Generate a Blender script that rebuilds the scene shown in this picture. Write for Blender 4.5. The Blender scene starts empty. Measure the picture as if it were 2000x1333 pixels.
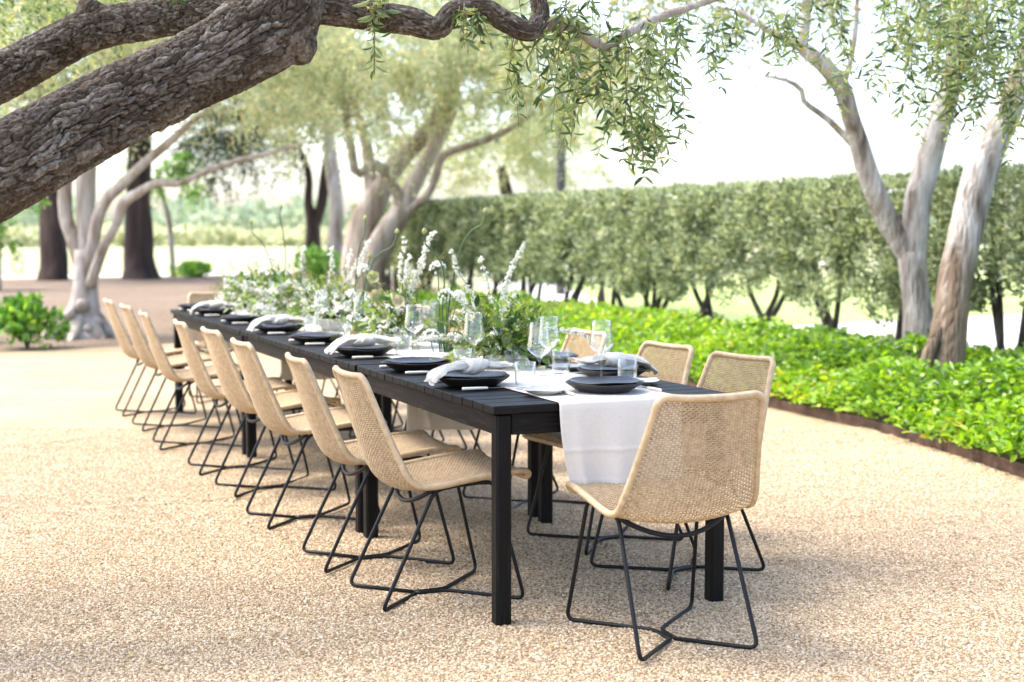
import bpy, bmesh, math, random
import numpy as np
from mathutils import Vector, Matrix
R = math.radians
rng = np.random.default_rng(7)
random.seed(7)
scene = bpy.context.scene
col = scene.collection

# ------------------------------------------------------------------ camera, sky, sun, exposure
cam_d = bpy.data.cameras.new('camera'); cam = bpy.data.objects.new('camera', cam_d); col.objects.link(cam)
cam.location = (-1.81, -4.385, 1.329)
cam.rotation_euler = (math.pi/2 - 0.077, 0, -0.399)
cam_d.lens = 50; cam_d.sensor_width = 36; cam_d.clip_start = .05; cam_d.clip_end = 2000
cam_d.dof.use_dof = True; cam_d.dof.focus_distance = 4.9; cam_d.dof.aperture_fstop = 2.6
scene.camera = cam
SUN_EL, SUN_AZ = R(60), R(-62)          # azimuth measured from +Y towards +X
world = bpy.data.worlds.new('World'); scene.world = world; world.use_nodes = True
wn = world.node_tree.nodes; wl = world.node_tree.links
sky = wn.new('ShaderNodeTexSky'); sky.sky_type = 'NISHITA'; sky.sun_disc = False
sky.sun_elevation = SUN_EL; sky.sun_rotation = SUN_AZ
sky.air_density = .9; sky.dust_density = 3.1; sky.ozone_density = .4; sky.altitude = 0
wl.new(sky.outputs[0], wn['Background'].inputs[0]); wn['Background'].inputs[1].default_value = .15
sun_d = bpy.data.lights.new('sun', 'SUN'); sun = bpy.data.objects.new('sun', sun_d); col.objects.link(sun)
sun_d.energy = 1.3; sun_d.angle = R(20); sun_d.color = (1, .955, .89)
sd = Vector((math.cos(SUN_EL)*math.sin(SUN_AZ), math.cos(SUN_EL)*math.cos(SUN_AZ), math.sin(SUN_EL)))
sun.rotation_euler = sd.to_track_quat('Z', 'Y').to_euler()
sun.location = (-8, 6, 12)
vs = scene.view_settings
vs.view_transform = 'Standard'; vs.look = 'None'; vs.gamma = 1; vs.use_curve_mapping = False
vs.exposure = 2.3
scene.cycles.max_bounces = 10; scene.cycles.transparent_max_bounces = 24
scene.cycles.transmission_bounces = 10
try: scene.cycles.use_denoising = True
except Exception: pass

# ------------------------------------------------------------------ materials
def new_mat(name):
    m = bpy.data.materials.new(name); m.use_nodes = True
    nt = m.node_tree; b = nt.nodes['Principled BSDF']
    return m, nt, b
def node(nt, t, **kw):
    n = nt.nodes.new(t)
    for k, v in kw.items():
        if k.startswith('i_'):
            key = k[2:]
            key = int(key) if key.isdigit() else key.replace('_', ' ')
            n.inputs[key].default_value = v
        else: setattr(n, k, v)
    return n
def ramp(nt, stops):
    r = nt.nodes.new('ShaderNodeValToRGB'); e = r.color_ramp.elements
    while len(e) < len(stops): e.new(.5)
    for k, (p, c) in enumerate(stops): e[k].position = p; e[k].color = (*c, 1)
    return r
def coords(nt, scale=(1, 1, 1), randomize=False):
    tc = node(nt, 'ShaderNodeTexCoord'); mp = node(nt, 'ShaderNodeMapping'); mp.inputs['Scale'].default_value = scale
    nt.links.new(tc.outputs['Object'], mp.inputs['Vector'])
    if randomize:
        oi = node(nt, 'ShaderNodeObjectInfo'); mu = node(nt, 'ShaderNodeMath', operation='MULTIPLY', i_1=37.0)
        cx = node(nt, 'ShaderNodeCombineXYZ')
        nt.links.new(oi.outputs['Random'], mu.inputs[0])
        for k in range(3): nt.links.new(mu.outputs[0], cx.inputs[k])
        nt.links.new(cx.outputs[0], mp.inputs['Location'])
    return mp
def noisy(name, stops, scale=20, rough=.6, stretch=(1, 1, 1), bump=.0, bscale=None, randomize=False, detail=6, dist=.01, spec=.5, rvar=0):
    m, nt, b = new_mat(name)
    mp = coords(nt, stretch, randomize)
    n = node(nt, 'ShaderNodeTexNoise', i_Scale=scale, i_Detail=detail)
    nt.links.new(mp.outputs[0], n.inputs['Vector'])
    r = ramp(nt, stops); nt.links.new(n.outputs[0], r.inputs[0]); nt.links.new(r.outputs[0], b.inputs['Base Color'])
    b.inputs['Roughness'].default_value = rough; b.inputs['Specular IOR Level'].default_value = spec
    if rvar:
        mr = node(nt, 'ShaderNodeMapRange'); mr.inputs[3].default_value = rough-rvar; mr.inputs[4].default_value = rough+rvar
        nt.links.new(n.outputs[0], mr.inputs[0]); nt.links.new(mr.outputs[0], b.inputs['Roughness'])
    if bump:
        n2 = node(nt, 'ShaderNodeTexNoise', i_Scale=bscale or scale*2, i_Detail=8)
        nt.links.new(mp.outputs[0], n2.inputs['Vector'])
        bp = node(nt, 'ShaderNodeBump', i_Strength=bump, i_Distance=dist)
        nt.links.new(n2.outputs[0], bp.inputs['Height']); nt.links.new(bp.outputs[0], b.inputs['Normal'])
    return m
def leaf_mat(name, stops, trans=.45, rough=.45, tint=(1.25, 1.2, .6)):
    m, nt, b = new_mat(name)
    at = node(nt, 'ShaderNodeAttribute', attribute_name='rnd')
    r = ramp(nt, stops); nt.links.new(at.outputs['Fac'], r.inputs[0])
    nt.links.new(r.outputs[0], b.inputs['Base Color']); b.inputs['Roughness'].default_value = rough
    tr = node(nt, 'ShaderNodeBsdfTranslucent'); mul = node(nt, 'ShaderNodeVectorMath', operation='MULTIPLY')
    mul.inputs[1].default_value = tint
    nt.links.new(r.outputs[0], mul.inputs[0]); nt.links.new(mul.outputs[0], tr.inputs[0])
    mx = node(nt, 'ShaderNodeMixShader'); mx.inputs[0].default_value = trans
    nt.links.new(b.outputs[0], mx.inputs[1]); nt.links.new(tr.outputs[0], mx.inputs[2])
    nt.links.new(mx.outputs[0], nt.nodes['Material Output'].inputs[0])
    return m

M = {}
M['black_wood'] = noisy('ebonised_wood', [(.3, (.003, .003, .0033)), (.5, (.006, .0055, .0055)), (.62, (.012, .0095, .008)), (.8, (.03, .022, .016))], 9, .5, (1.2, 14, 14), .35, 40, True, dist=.003, rvar=.12, spec=.13)
M['black_wood_rail'] = noisy('ebonised_wood_rail', [(.3, (.004, .0035, .0035)), (.48, (.010, .0078, .0065)), (.75, (.045, .03, .021))], 7, .55, (14, 1.2, 14), .35, 40, True, dist=.003, rvar=.12, spec=.14)  # side aprons and centre beam, browner than the end aprons
M['black_wood_leg'] = noisy('ebonised_wood_leg', [(.35, (.003, .003, .003)), (.6, (.006, .0054, .005)), (.85, (.02, .015, .012))], 8, .5, (16, 16, 1.0), .3, 40, True, dist=.003, rvar=.12, spec=.14)
M['rod'] = noisy('black_powder_coat', [(.3, (.005, .005, .0055)), (.7, (.009, .009, .0095))], 60, .45, bump=.08, bscale=900, dist=.001, spec=.25)
M['rattan'] = noisy('woven_rattan', [(.25, (.31, .215, .115)), (.5, (.425, .305, .175)), (.8, (.54, .405, .25))], 55, .55, (1, 1, 1), .25, 500, True, dist=.002)
M['rattan_rim'] = noisy('wrapped_rattan', [(.25, (.35, .245, .135)), (.5, (.46, .335, .195)), (.8, (.56, .425, .27))], 40, .5, (1, 1, 1), .2, 500, True, dist=.002)
for k_ in ('rattan', 'rattan_rim'):
    nt = M[k_].node_tree; b = nt.nodes['Principled BSDF']; src = b.inputs['Base Color'].links[0].from_socket; oi = node(nt, 'ShaderNodeObjectInfo'); mr = node(nt, 'ShaderNodeMapRange'); mr.inputs[3].default_value = .93; mr.inputs[4].default_value = 1.06
    hs = node(nt, 'ShaderNodeHueSaturation'); nt.links.new(oi.outputs['Random'], mr.inputs[0]); nt.links.new(mr.outputs[0], hs.inputs['Value']); nt.links.new(src, hs.inputs['Color']); nt.links.new(hs.outputs[0], b.inputs['Base Color'])
M['plate'] = noisy('black_glaze', [(.3, (.008, .009, .010)), (.7, (.014, .014, .016))], 14, .26, bump=.15, bscale=30, dist=.002, randomize=True, spec=.35)
M['plate2'] = noisy('charcoal_glaze', [(.3, (.013, .011, .011)), (.7, (.028, .024, .023))], 18, .42, bump=.15, bscale=30, dist=.002, randomize=True, spec=.35)
M['side'] = noisy('grey_stoneware', [(.3, (.44, .41, .385)), (.7, (.56, .53, .50))], 30, .4, bump=.1, bscale=80, dist=.001, randomize=True)
M['bone'] = noisy('bone_handle', [(.3, (.66, .58, .46)), (.7, (.78, .72, .61))], 30, .4, (1, 6, 6), randomize=True)
M['ceramic'] = noisy('white_ceramic', [(.3, (.66, .65, .63)), (.7, (.76, .75, .73))], 30, .45, bump=.05, bscale=120, dist=.001)
m, nt, b = new_mat('steel'); b.inputs['Base Color'].default_value = (.62, .60, .58, 1); b.inputs['Metallic'].default_value = 1; b.inputs['Roughness'].default_value = .22
nz = node(nt, 'ShaderNodeTexNoise', i_Scale=300); mr = node(nt, 'ShaderNodeMapRange'); mr.inputs[3].default_value = .15; mr.inputs[4].default_value = .3
nt.links.new(nz.outputs[0], mr.inputs[0]); nt.links.new(mr.outputs[0], b.inputs['Roughness']); M['steel'] = m
m, nt, b = new_mat('clear_glass')
gl = node(nt, 'ShaderNodeBsdfGlossy'); gl.inputs['Roughness'].default_value = .01; gl.inputs['Color'].default_value = (1, 1, 1, 1)
tp = node(nt, 'ShaderNodeBsdfTransparent'); tp.inputs[0].default_value = (.975, .985, .982, 1)
lf = node(nt, 'ShaderNodeLayerWeight', i_Blend=.5); pw_ = node(nt, 'ShaderNodeMath', operation='POWER', i_1=2.7); nt.links.new(lf.outputs['Facing'], pw_.inputs[0])
lw = node(nt, 'ShaderNodeMath', operation='MULTIPLY_ADD', i_1=.95, i_2=.045); nt.links.new(pw_.outputs[0], lw.inputs[0]); nz = node(nt, 'ShaderNodeTexNoise', i_Scale=18); bp_ = node(nt, 'ShaderNodeBump', i_Strength=.05, i_Distance=.002)
nt.links.new(nz.outputs[0], bp_.inputs['Height']); nt.links.new(bp_.outputs[0], gl.inputs['Normal'])
mx = node(nt, 'ShaderNodeMixShader'); nt.links.new(lw.outputs[0], mx.inputs[0]); nt.links.new(tp.outputs[0], mx.inputs[1]); nt.links.new(gl.outputs[0], mx.inputs[2])
nt.links.new(mx.outputs[0], nt.nodes['Material Output'].inputs[0]); M['glass'] = m
def linen(name, c1, c2):
    m, nt, b = new_mat(name); mp = coords(nt, (1, 1, 1), True)
    n1 = node(nt, 'ShaderNodeTexNoise', i_Scale=9, i_Detail=3)
    w1 = node(nt, 'ShaderNodeTexNoise', i_Scale=1, i_Detail=2); w2 = node(nt, 'ShaderNodeTexNoise', i_Scale=1, i_Detail=2)
    ma = node(nt, 'ShaderNodeMapping'); ma.inputs['Scale'].default_value = (30, 700, 700)
    mb = node(nt, 'ShaderNodeMapping'); mb.inputs['Scale'].default_value = (700, 30, 60)
    for a_, b_ in ((mp, n1), (mp, ma), (mp, mb), (ma, w1), (mb, w2)): nt.links.new(a_.outputs[0], b_.inputs['Vector'])
    ad = node(nt, 'ShaderNodeMath', operation='ADD'); nt.links.new(w1.outputs[0], ad.inputs[0]); nt.links.new(w2.outputs[0], ad.inputs[1])
    hf = node(nt, 'ShaderNodeMath', operation='MULTIPLY', i_1=.5); nt.links.new(ad.outputs[0], hf.inputs[0])
    r = ramp(nt, [(.3, c1), (.7, c2)]); nt.links.new(hf.outputs[0], r.inputs[0])
    nt.links.new(r.outputs[0], b.inputs['Base Color']); b.inputs['Roughness'].default_value = .85
    b.inputs['Specular IOR Level'].default_value = .2
    bp = node(nt, 'ShaderNodeBump', i_Strength=.35, i_Distance=.0015); nt.links.new(hf.outputs[0], bp.inputs['Height']); nt.links.new(bp.outputs[0], b.inputs['Normal'])
    tr = node(nt, 'ShaderNodeBsdfTranslucent'); nt.links.new(r.outputs[0], tr.inputs[0])
    mx = node(nt, 'ShaderNodeMixShader'); mx.inputs[0].default_value = .22
    nt.links.new(b.outputs[0], mx.inputs[1]); nt.links.new(tr.outputs[0], mx.inputs[2]); nt.links.new(mx.outputs[0], nt.nodes['Material Output'].inputs[0])
    return m
M['runner'] = linen('linen_runner', (.68, .62, .54), (.82, .765, .685))
M['napkin'] = linen('linen_napkin', (.50, .475, .43), (.64, .61, .56))
# barks
def bark(name, stops, scale, stretch, bump, dist):
    m, nt, b = new_mat(name); mp = coords(nt, stretch)
    n = node(nt, 'ShaderNodeTexNoise', i_Scale=scale, i_Detail=8); v = node(nt, 'ShaderNodeTexVoronoi', i_Scale=scale*2.2)
    v.feature = 'DISTANCE_TO_EDGE'
    n3 = node(nt, 'ShaderNodeTexNoise', i_Scale=scale*.25, i_Detail=3)
    for x in (n, v, n3): nt.links.new(mp.outputs[0], x.inputs['Vector'])
    ad = node(nt, 'ShaderNodeMath', operation='MULTIPLY_ADD', i_1=.6); nt.links.new(n3.outputs[0], ad.inputs[0]); nt.links.new(n.outputs[0], ad.inputs[2])
    sb = node(nt, 'ShaderNodeMath', operation='SUBTRACT', i_1=.3); nt.links.new(ad.outputs[0], sb.inputs[0])
    r = ramp(nt, stops); nt.links.new(sb.outputs[0], r.inputs[0]); nt.links.new(r.outputs[0], b.inputs['Base Color'])
    b.inputs['Roughness'].default_value = .85; b.inputs['Specular IOR Level'].default_value = .25
    h = node(nt, 'ShaderNodeMath', operation='ADD'); nt.links.new(v.outputs['Distance'], h.inputs[0]); nt.links.new(n.outputs[0], h.inputs[1])
    bp = node(nt, 'ShaderNodeBump', i_Strength=bump, i_Distance=dist); nt.links.new(h.outputs[0], bp.inputs['Height']); nt.links.new(bp.outputs[0], b.inputs['Normal'])
    return m
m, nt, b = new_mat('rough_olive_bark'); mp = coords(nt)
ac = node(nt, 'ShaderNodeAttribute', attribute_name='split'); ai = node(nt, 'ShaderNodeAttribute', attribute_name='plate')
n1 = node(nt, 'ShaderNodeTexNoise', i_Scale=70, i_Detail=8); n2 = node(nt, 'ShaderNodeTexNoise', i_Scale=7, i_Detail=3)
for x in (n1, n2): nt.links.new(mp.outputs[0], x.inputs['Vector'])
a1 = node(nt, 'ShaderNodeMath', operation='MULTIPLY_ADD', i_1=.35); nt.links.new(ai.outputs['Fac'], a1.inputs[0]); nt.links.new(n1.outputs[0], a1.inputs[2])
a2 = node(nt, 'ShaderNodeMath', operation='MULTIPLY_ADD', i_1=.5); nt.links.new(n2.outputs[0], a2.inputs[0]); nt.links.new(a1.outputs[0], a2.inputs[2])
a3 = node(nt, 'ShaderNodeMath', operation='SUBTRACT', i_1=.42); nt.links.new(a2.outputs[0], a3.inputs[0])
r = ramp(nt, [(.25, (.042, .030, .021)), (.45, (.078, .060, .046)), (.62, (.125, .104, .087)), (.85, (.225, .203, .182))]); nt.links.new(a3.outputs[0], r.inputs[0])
mx = node(nt, 'ShaderNodeMix', data_type='RGBA'); mx.inputs[6].default_value = (.024, .015, .010, 1); nt.links.new(ac.outputs['Fac'], mx.inputs[0]); nt.links.new(r.outputs[0], mx.inputs[7]); nt.links.new(mx.outputs[2], b.inputs['Base Color'])  # splits go to dark inner-bark brown, with crack shade put into the colour
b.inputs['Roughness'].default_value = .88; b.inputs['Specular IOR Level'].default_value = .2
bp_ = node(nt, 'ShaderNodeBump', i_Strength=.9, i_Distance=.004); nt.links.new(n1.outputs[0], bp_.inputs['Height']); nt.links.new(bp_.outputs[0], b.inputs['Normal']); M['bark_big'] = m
M['bark_pale'] = bark('pale_olive_bark', [(.22, (.13, .10, .075)), (.4, (.33, .29, .255)), (.55, (.45, .42, .39)), (.8, (.55, .525, .495))], 12, (1, 1, .2), 1.0, .03)
M['bark_mid'] = bark('tan_olive_bark', [(.25, (.19, .14, .10)), (.5, (.35, .30, .26)), (.75, (.47, .43, .395))], 8, (1, 1, .2), .9, .03)
M['bark_dark'] = bark('dark_conifer_bark', [(.25, (.022, .014, .011)), (.5, (.045, .028, .022)), (.75, (.085, .055, .043))], 5, (1, 1, .12), .9, .03)
M['bark_hedge'] = bark('hedge_stem_bark', [(.25, (.04, .03, .024)), (.5, (.085, .068, .055)), (.8, (.15, .125, .105))], 20, (1, 1, .3), .6, .008)
def aged(base, name, c1, c2, z0, z1):
    m = M[base].copy(); m.name = name; nt = m.node_tree; b = nt.nodes['Principled BSDF']; src = b.inputs['Base Color'].links[0].from_socket
    tc = node(nt, 'ShaderNodeTexCoord'); sx = node(nt, 'ShaderNodeSeparateXYZ'); nt.links.new(tc.outputs['Object'], sx.inputs[0])
    mp = node(nt, 'ShaderNodeMapping'); mp.inputs['Scale'].default_value = (9, 9, 1.1); nt.links.new(tc.outputs['Object'], mp.inputs[0])
    n = node(nt, 'ShaderNodeTexNoise', i_Scale=1.0, i_Detail=5); nt.links.new(mp.outputs[0], n.inputs['Vector'])
    ma = node(nt, 'ShaderNodeMath', operation='MULTIPLY_ADD', i_1=1.6); nt.links.new(n.outputs[0], ma.inputs[0]); nt.links.new(sx.outputs[2], ma.inputs[2])
    mr = node(nt, 'ShaderNodeMapRange'); mr.inputs[1].default_value = z1+.8; mr.inputs[2].default_value = z0+.8; nt.links.new(ma.outputs[0], mr.inputs[0])
    r = ramp(nt, [(.3, c1), (.7, c2)]); nt.links.new(n.outputs[0], r.inputs[0])
    mx = node(nt, 'ShaderNodeMix', data_type='RGBA'); nt.links.new(mr.outputs[0], mx.inputs[0]); nt.links.new(src, mx.inputs[6]); nt.links.new(r.outputs[0], mx.inputs[7]); nt.links.new(mx.outputs[2], b.inputs['Base Color'])
    M[name] = m
aged('bark_pale', 'bark_grey_foot', (.15, .125, .105), (.33, .295, .26), .7, 1.2)
aged('bark_pale', 'bark_brown_foot', (.10, .07, .045), (.27, .205, .15), .95, 1.5)
# leaves
M['olive_near'] = leaf_mat('olive_leaf', [(0, (.03, .065, .025)), (.22, (.075, .13, .05)), (.55, (.20, .275, .125)), (.97, (.36, .43, .22)), (1, (.52, .42, .07))], .5, .34)
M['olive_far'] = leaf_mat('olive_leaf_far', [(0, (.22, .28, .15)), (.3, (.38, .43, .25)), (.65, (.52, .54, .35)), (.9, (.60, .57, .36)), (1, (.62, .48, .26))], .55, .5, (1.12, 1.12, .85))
M['olive_side'] = leaf_mat('olive_leaf_side', [(0, (.10, .14, .04)), (.4, (.19, .22, .07)), (.75, (.30, .29, .12)), (1, (.42, .30, .12))], .5, .42)
M['dark_leaf'] = leaf_mat('dark_evergreen_leaf', [(0, (.018, .03, .018)), (.5, (.04, .06, .032)), (1, (.085, .11, .06))], .3, .5)
M['hedge_leaf'] = leaf_mat('hedge_leaf', [(0, (.09, .125, .065)), (.35, (.22, .275, .15)), (.7, (.41, .46, .29)), (1, (.58, .62, .45))], .42, .4, (1.1, 1.1, .7))
M['cover_leaf'] = leaf_mat('ground_cover_leaf', [(0, (.025, .075, .010)), (.25, (.09, .20, .015)), (.6, (.21, .40, .022)), (.94, (.38, .54, .045)), (1, (.46, .45, .06))], .55, .3, (1.2, 1.15, .5))
M['shrub_leaf'] = leaf_mat('shrub_leaf', [(0, (.04, .13, .025)), (.5, (.13, .31, .05)), (1, (.32, .50, .09))], .5, .4)
M['far_leaf_hazed'] = leaf_mat('far_leaf_hazed', [(0, (.26, .33, .22)), (.5, (.36, .43, .28)), (1, (.46, .50, .35))], .4, .6, (1, 1, .9))  # distance haze put into the leaf colour as a paler green
M['vine_leaf_hazed'] = leaf_mat('vine_leaf_hazed', [(0, (.42, .45, .25)), (.5, (.52, .53, .31)), (1, (.60, .59, .38))], .4, .6, (1, 1, .9))  # vines paled as well, haze mixed into their base colour
M['flower_leaf'] = leaf_mat('bouquet_leaf', [(0, (.025, .07, .02)), (.3, (.075, .16, .035)), (.65, (.19, .31, .06)), (1, (.34, .45, .10))], .45, .38)
M['sprig'] = leaf_mat('sprig_green', [(0, (.09, .14, .03)), (.5, (.22, .27, .07)), (1, (.40, .33, .14))], .3, .5)
M['petal'] = leaf_mat('white_petal', [(0, (.74, .76, .64)), (.4, (.82, .82, .76)), (1, (.86, .86, .84))], .4, .7, (1, 1, .97))
M['hellebore'] = leaf_mat('hellebore_petal', [(0, (.17, .24, .07)), (.55, (.30, .36, .14)), (1, (.46, .40, .29))], .4, .5, (1.1, 1.05, .7))
M['litter'] = leaf_mat('leaf_litter', [(0, (.03, .022, .014)), (.5, (.10, .065, .03)), (1, (.24, .17, .07))], .1, .7)
M['bud'] = noisy('allium_bud', [(.35, (.14, .22, .05)), (.6, (.34, .32, .12)), (.8, (.50, .30, .18))], 60, .6, bump=.6, bscale=300, dist=.003)
M['stem'] = noisy('green_stem', [(.3, (.025, .07, .022)), (.7, (.07, .14, .04))], 20, .45)
M['twig'] = noisy('thin_twig', [(.3, (.12, .09, .05)), (.7, (.22, .18, .10))], 30, .7)
# ground
def ground_mat(name, stops, vs_, big, bump, dist, rough=.9):
    m, nt, b = new_mat(name); mp = coords(nt)
    v = node(nt, 'ShaderNodeTexVoronoi', i_Scale=vs_); n = node(nt, 'ShaderNodeTexNoise', i_Scale=big, i_Detail=5)
    for x in (v, n): nt.links.new(mp.outputs[0], x.inputs['Vector'])
    sp = node(nt, 'ShaderNodeSeparateColor'); nt.links.new(v.outputs['Color'], sp.inputs[0])
    mx = node(nt, 'ShaderNodeMath', operation='MULTIPLY_ADD', i_1=.45, i_2=0); 
    nt.links.new(sp.outputs[0], mx.inputs[0])
    m2 = node(nt, 'ShaderNodeMath', operation='MULTIPLY_ADD', i_1=.55); nt.links.new(n.outputs[0], m2.inputs[0]); nt.links.new(mx.outputs[0], m2.inputs[2])
    r = ramp(nt, stops); nt.links.new(m2.outputs[0], r.inputs[0]); nt.links.new(r.outputs[0], b.inputs['Base Color'])
    b.inputs['Roughness'].default_value = rough; b.inputs['Specular IOR Level'].default_value = .2
    if bump:
        iv = node(nt, 'ShaderNodeMath', operation='SUBTRACT', i_0=1.0); nt.links.new(v.outputs['Distance'], iv.inputs[1])
        bp = node(nt, 'ShaderNodeBump', i_Strength=bump, i_Distance=dist); nt.links.new(iv.outputs[0], bp.inputs['Height']); nt.links.new(bp.outputs[0], b.inputs['Normal'])
    return m
GR = [(.15, (.24, .17, .10)), (.4, (.35, .265, .162)), (.6, (.41, .315, .20)), (.85, (.48, .385, .26))]
M['gravel_ground'] = ground_mat('gravel_sheet', GR, 90, 1.2, .9, .012)
M['gravel_fines'] = ground_mat('gravel_fines', [(.15, (.15, .10, .055)), (.5, (.235, .165, .095)), (.85, (.33, .24, .15))], 140, 2, .5, .006)
M['mulch'] = ground_mat('mulch', [(.15, (.10, .070, .046)), (.5, (.18, .132, .092)), (.85, (.26, .20, .145))], 30, .8, .8, .03)
M['field'] = ground_mat('dry_field', [(.2, (.25, .26, .12)), (.5, (.31, .31, .16)), (.8, (.38, .36, .21))], 3, .05, 0, 0)
M['pale_path'] = ground_mat('pale_path', [(.2, (.48, .46, .43)), (.8, (.60, .58, .55))], 20, .3, .2, .01)
M['lawn'] = ground_mat('lawn', [(.2, (.20, .28, .08)), (.5, (.30, .37, .12)), (.8, (.42, .45, .2))], 15, .3, .6, .05)
M['soil'] = ground_mat('soil', [(.2, (.035, .026, .018)), (.8, (.09, .07, .05))], 25, 1, .8, .03)
M['corten'] = noisy('rusted_steel', [(.3, (.04, .02, .013)), (.55, (.085, .042, .025)), (.8, (.15, .08, .05))], 9, .75, (1, 1, 2), .3, 120, dist=.003)
M['pole'] = noisy('dark_post', [(.3, (.04, .035, .035)), (.7, (.08, .07, .07))], 6, .6, (1, 1, .2))
m, nt, b = new_mat('pebble'); oi = node(nt, 'ShaderNodeObjectInfo')
r = ramp(nt, [(0, (.17, .11, .06)), (.05, (.25, .16, .085)), (.2, (.345, .25, .145)), (.5, (.43, .325, .20)), (.85, (.50, .395, .265)), (.98, (.61, .52, .39)), (1, (.2, .175, .16))])
nt.links.new(oi.outputs['Random'], r.inputs[0]); nt.links.new(r.outputs[0], b.inputs['Base Color']); b.inputs['Roughness'].default_value = .75
b.inputs['Specular IOR Level'].default_value = .3; M['pebble'] = m

# ------------------------------------------------------------------ mesh helpers
class MB:
    def __init__(s): s.v = []; s.f = []; s.n = 0
    def add(s, V, F):
        V = [tuple(map(float, p)) for p in V]
        s.v += V; s.f += [tuple(i+s.n for i in f) for f in F]; s.n += len(V); return s
    def mesh(s, name, mat, smooth=True):
        me = bpy.data.meshes.new(name); me.from_pydata(s.v, [], s.f)
        me.materials.append(M[mat]); 
        if smooth: me.polygons.foreach_set('use_smooth', [True]*len(me.polygons))
        me.update(); return me
def np_mesh(name, V, F, mat, smooth=False, rnd=None):
    """V (n,3); F (m,k) all faces of k corners; rnd per face"""
    me = bpy.data.meshes.new(name); V = np.asarray(V, np.float32); F = np.asarray(F, np.int32); m_, k = F.shape
    me.vertices.add(len(V)); me.vertices.foreach_set('co', V.ravel())
    me.loops.add(m_*k); me.loops.foreach_set('vertex_index', F.ravel())
    me.polygons.add(m_); me.polygons.foreach_set('loop_start', np.arange(0, m_*k, k, dtype=np.int32))
    try: me.polygons.foreach_set('loop_total', np.full(m_, k, np.int32))
    except Exception: pass
    if smooth: me.polygons.foreach_set('use_smooth', np.ones(m_, bool))
    me.materials.append(M[mat])
    if rnd is not None:
        a = me.attributes.new('rnd', 'FLOAT', 'FACE'); a.data.foreach_set('value', np.asarray(rnd, np.float32))
    me.update(calc_edges=True); me.validate()
    return me
def obj(name, me, parent=None, loc=None, rot=None, scale=None):
    o = bpy.data.objects.new(name, me); col.objects.link(o)
    if parent is not None: o.parent = parent
    if loc is not None: o.location = loc
    if rot is not None: o.rotation_euler = rot
    if scale is not None: o.scale = scale
    return o
def tag(o, label, cat, group=None):
    o['label'] = label; o['category'] = cat
    if group: o['group'] = group
    return o
def thing(name, label, cat, loc=(0, 0, 0), rz=0, group=None):
    return tag(obj(name, None, None, loc, (0, 0, rz)), label, cat, group)
def structure(o): o['kind'] = 'structure'; return o
def stuff(o): o['kind'] = 'stuff'; return o
def frames(P):
    P = np.asarray(P, float); T = np.gradient(P, axis=0); T /= np.linalg.norm(T, axis=1)[:, None]+1e-12
    N = np.zeros_like(T); a = np.array([0, 0, 1.]) if abs(T[0, 2]) < .9 else np.array([1., 0, 0])
    n = np.cross(T[0], a); n /= np.linalg.norm(n); N[0] = n
    for i in range(1, len(P)):
        n = N[i-1]-T[i]*np.dot(N[i-1], T[i]); N[i] = n/(np.linalg.norm(n)+1e-12)
    return P, T, N, np.cross(T, N)
def smooth_path(P, n):
    """Catmull-Rom resample of rows of P (any width) to n points"""
    P = np.asarray(P, float); Q = np.vstack([2*P[0]-P[1], P, 2*P[-1]-P[-2]])
    d = np.linalg.norm(np.diff(P[:, :3], axis=0), axis=1); s = np.concatenate([[0], np.cumsum(d)])
    t = np.linspace(0, s[-1], n); k = np.clip(np.searchsorted(s, t, side='right')-1, 0, len(P)-2)
    u = ((t-s[k])/np.maximum(d[k], 1e-9))[:, None]
    a, b, c, e = Q[k], Q[k+1], Q[k+2], Q[k+3]
    return .5*((2*b)+(c-a)*u+(2*a-5*b+4*c-e)*u**2+(-a+3*b-3*c+e)*u**3)
def tube_np(P, r, sides=8, closed=False, cap=True, rad=None):
    """numpy tube; r scalar or per ring; rad (rings,sides) optional multiplier. -> V,F(quads)"""
    P, T, N, B = frames(P); n = len(P)
    if closed:
        T = np.roll(P, -1, 0)-np.roll(P, 1, 0); T /= np.linalg.norm(T, axis=1)[:, None]
    r = np.broadcast_to(np.asarray(r, float), (n,))
    th = np.linspace(0, 2*np.pi, sides, endpoint=False)
    rr = r[:, None]*(rad if rad is not None else 1)
    V = P[:, None, :]+(np.cos(th)[None, :, None]*N[:, None, :]+np.sin(th)[None, :, None]*B[:, None, :])*np.broadcast_to(rr, (n, sides))[:, :, None]
    V = V.reshape(-1, 3)
    m_ = n if closed else n-1
    i = np.arange(m_)[:, None]*sides; j = np.arange(sides)[None, :]; i2 = ((np.arange(m_)+1) % n)[:, None]*sides; j2 = (j+1) % sides
    F = np.stack([i+j, i+j2, i2+j2, i2+j], -1).reshape(-1, 4)
    if cap and not closed:
        c0 = len(V); V = np.vstack([V, P[:1], P[-1:]])
        j = np.arange(0, sides); j2 = (j+1) % sides
        F0 = np.stack([j2, j, np.full(sides, c0), np.full(sides, c0)], -1)
        e = (n-1)*sides; F1 = np.stack([e+j, e+j2, np.full(sides, c0+1), np.full(sides, c0+1)], -1)
        return V, np.vstack([F, F0, F1])
    return V, F
def quads_to_faces(F): return [tuple(dict.fromkeys(map(int, f))) for f in F]
def tube(mb, P, r, sides=8, closed=False, rad=None):
    V, F = tube_np(P, r, sides, closed, True, rad); mb.add(V, quads_to_faces(F)); return mb
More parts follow.
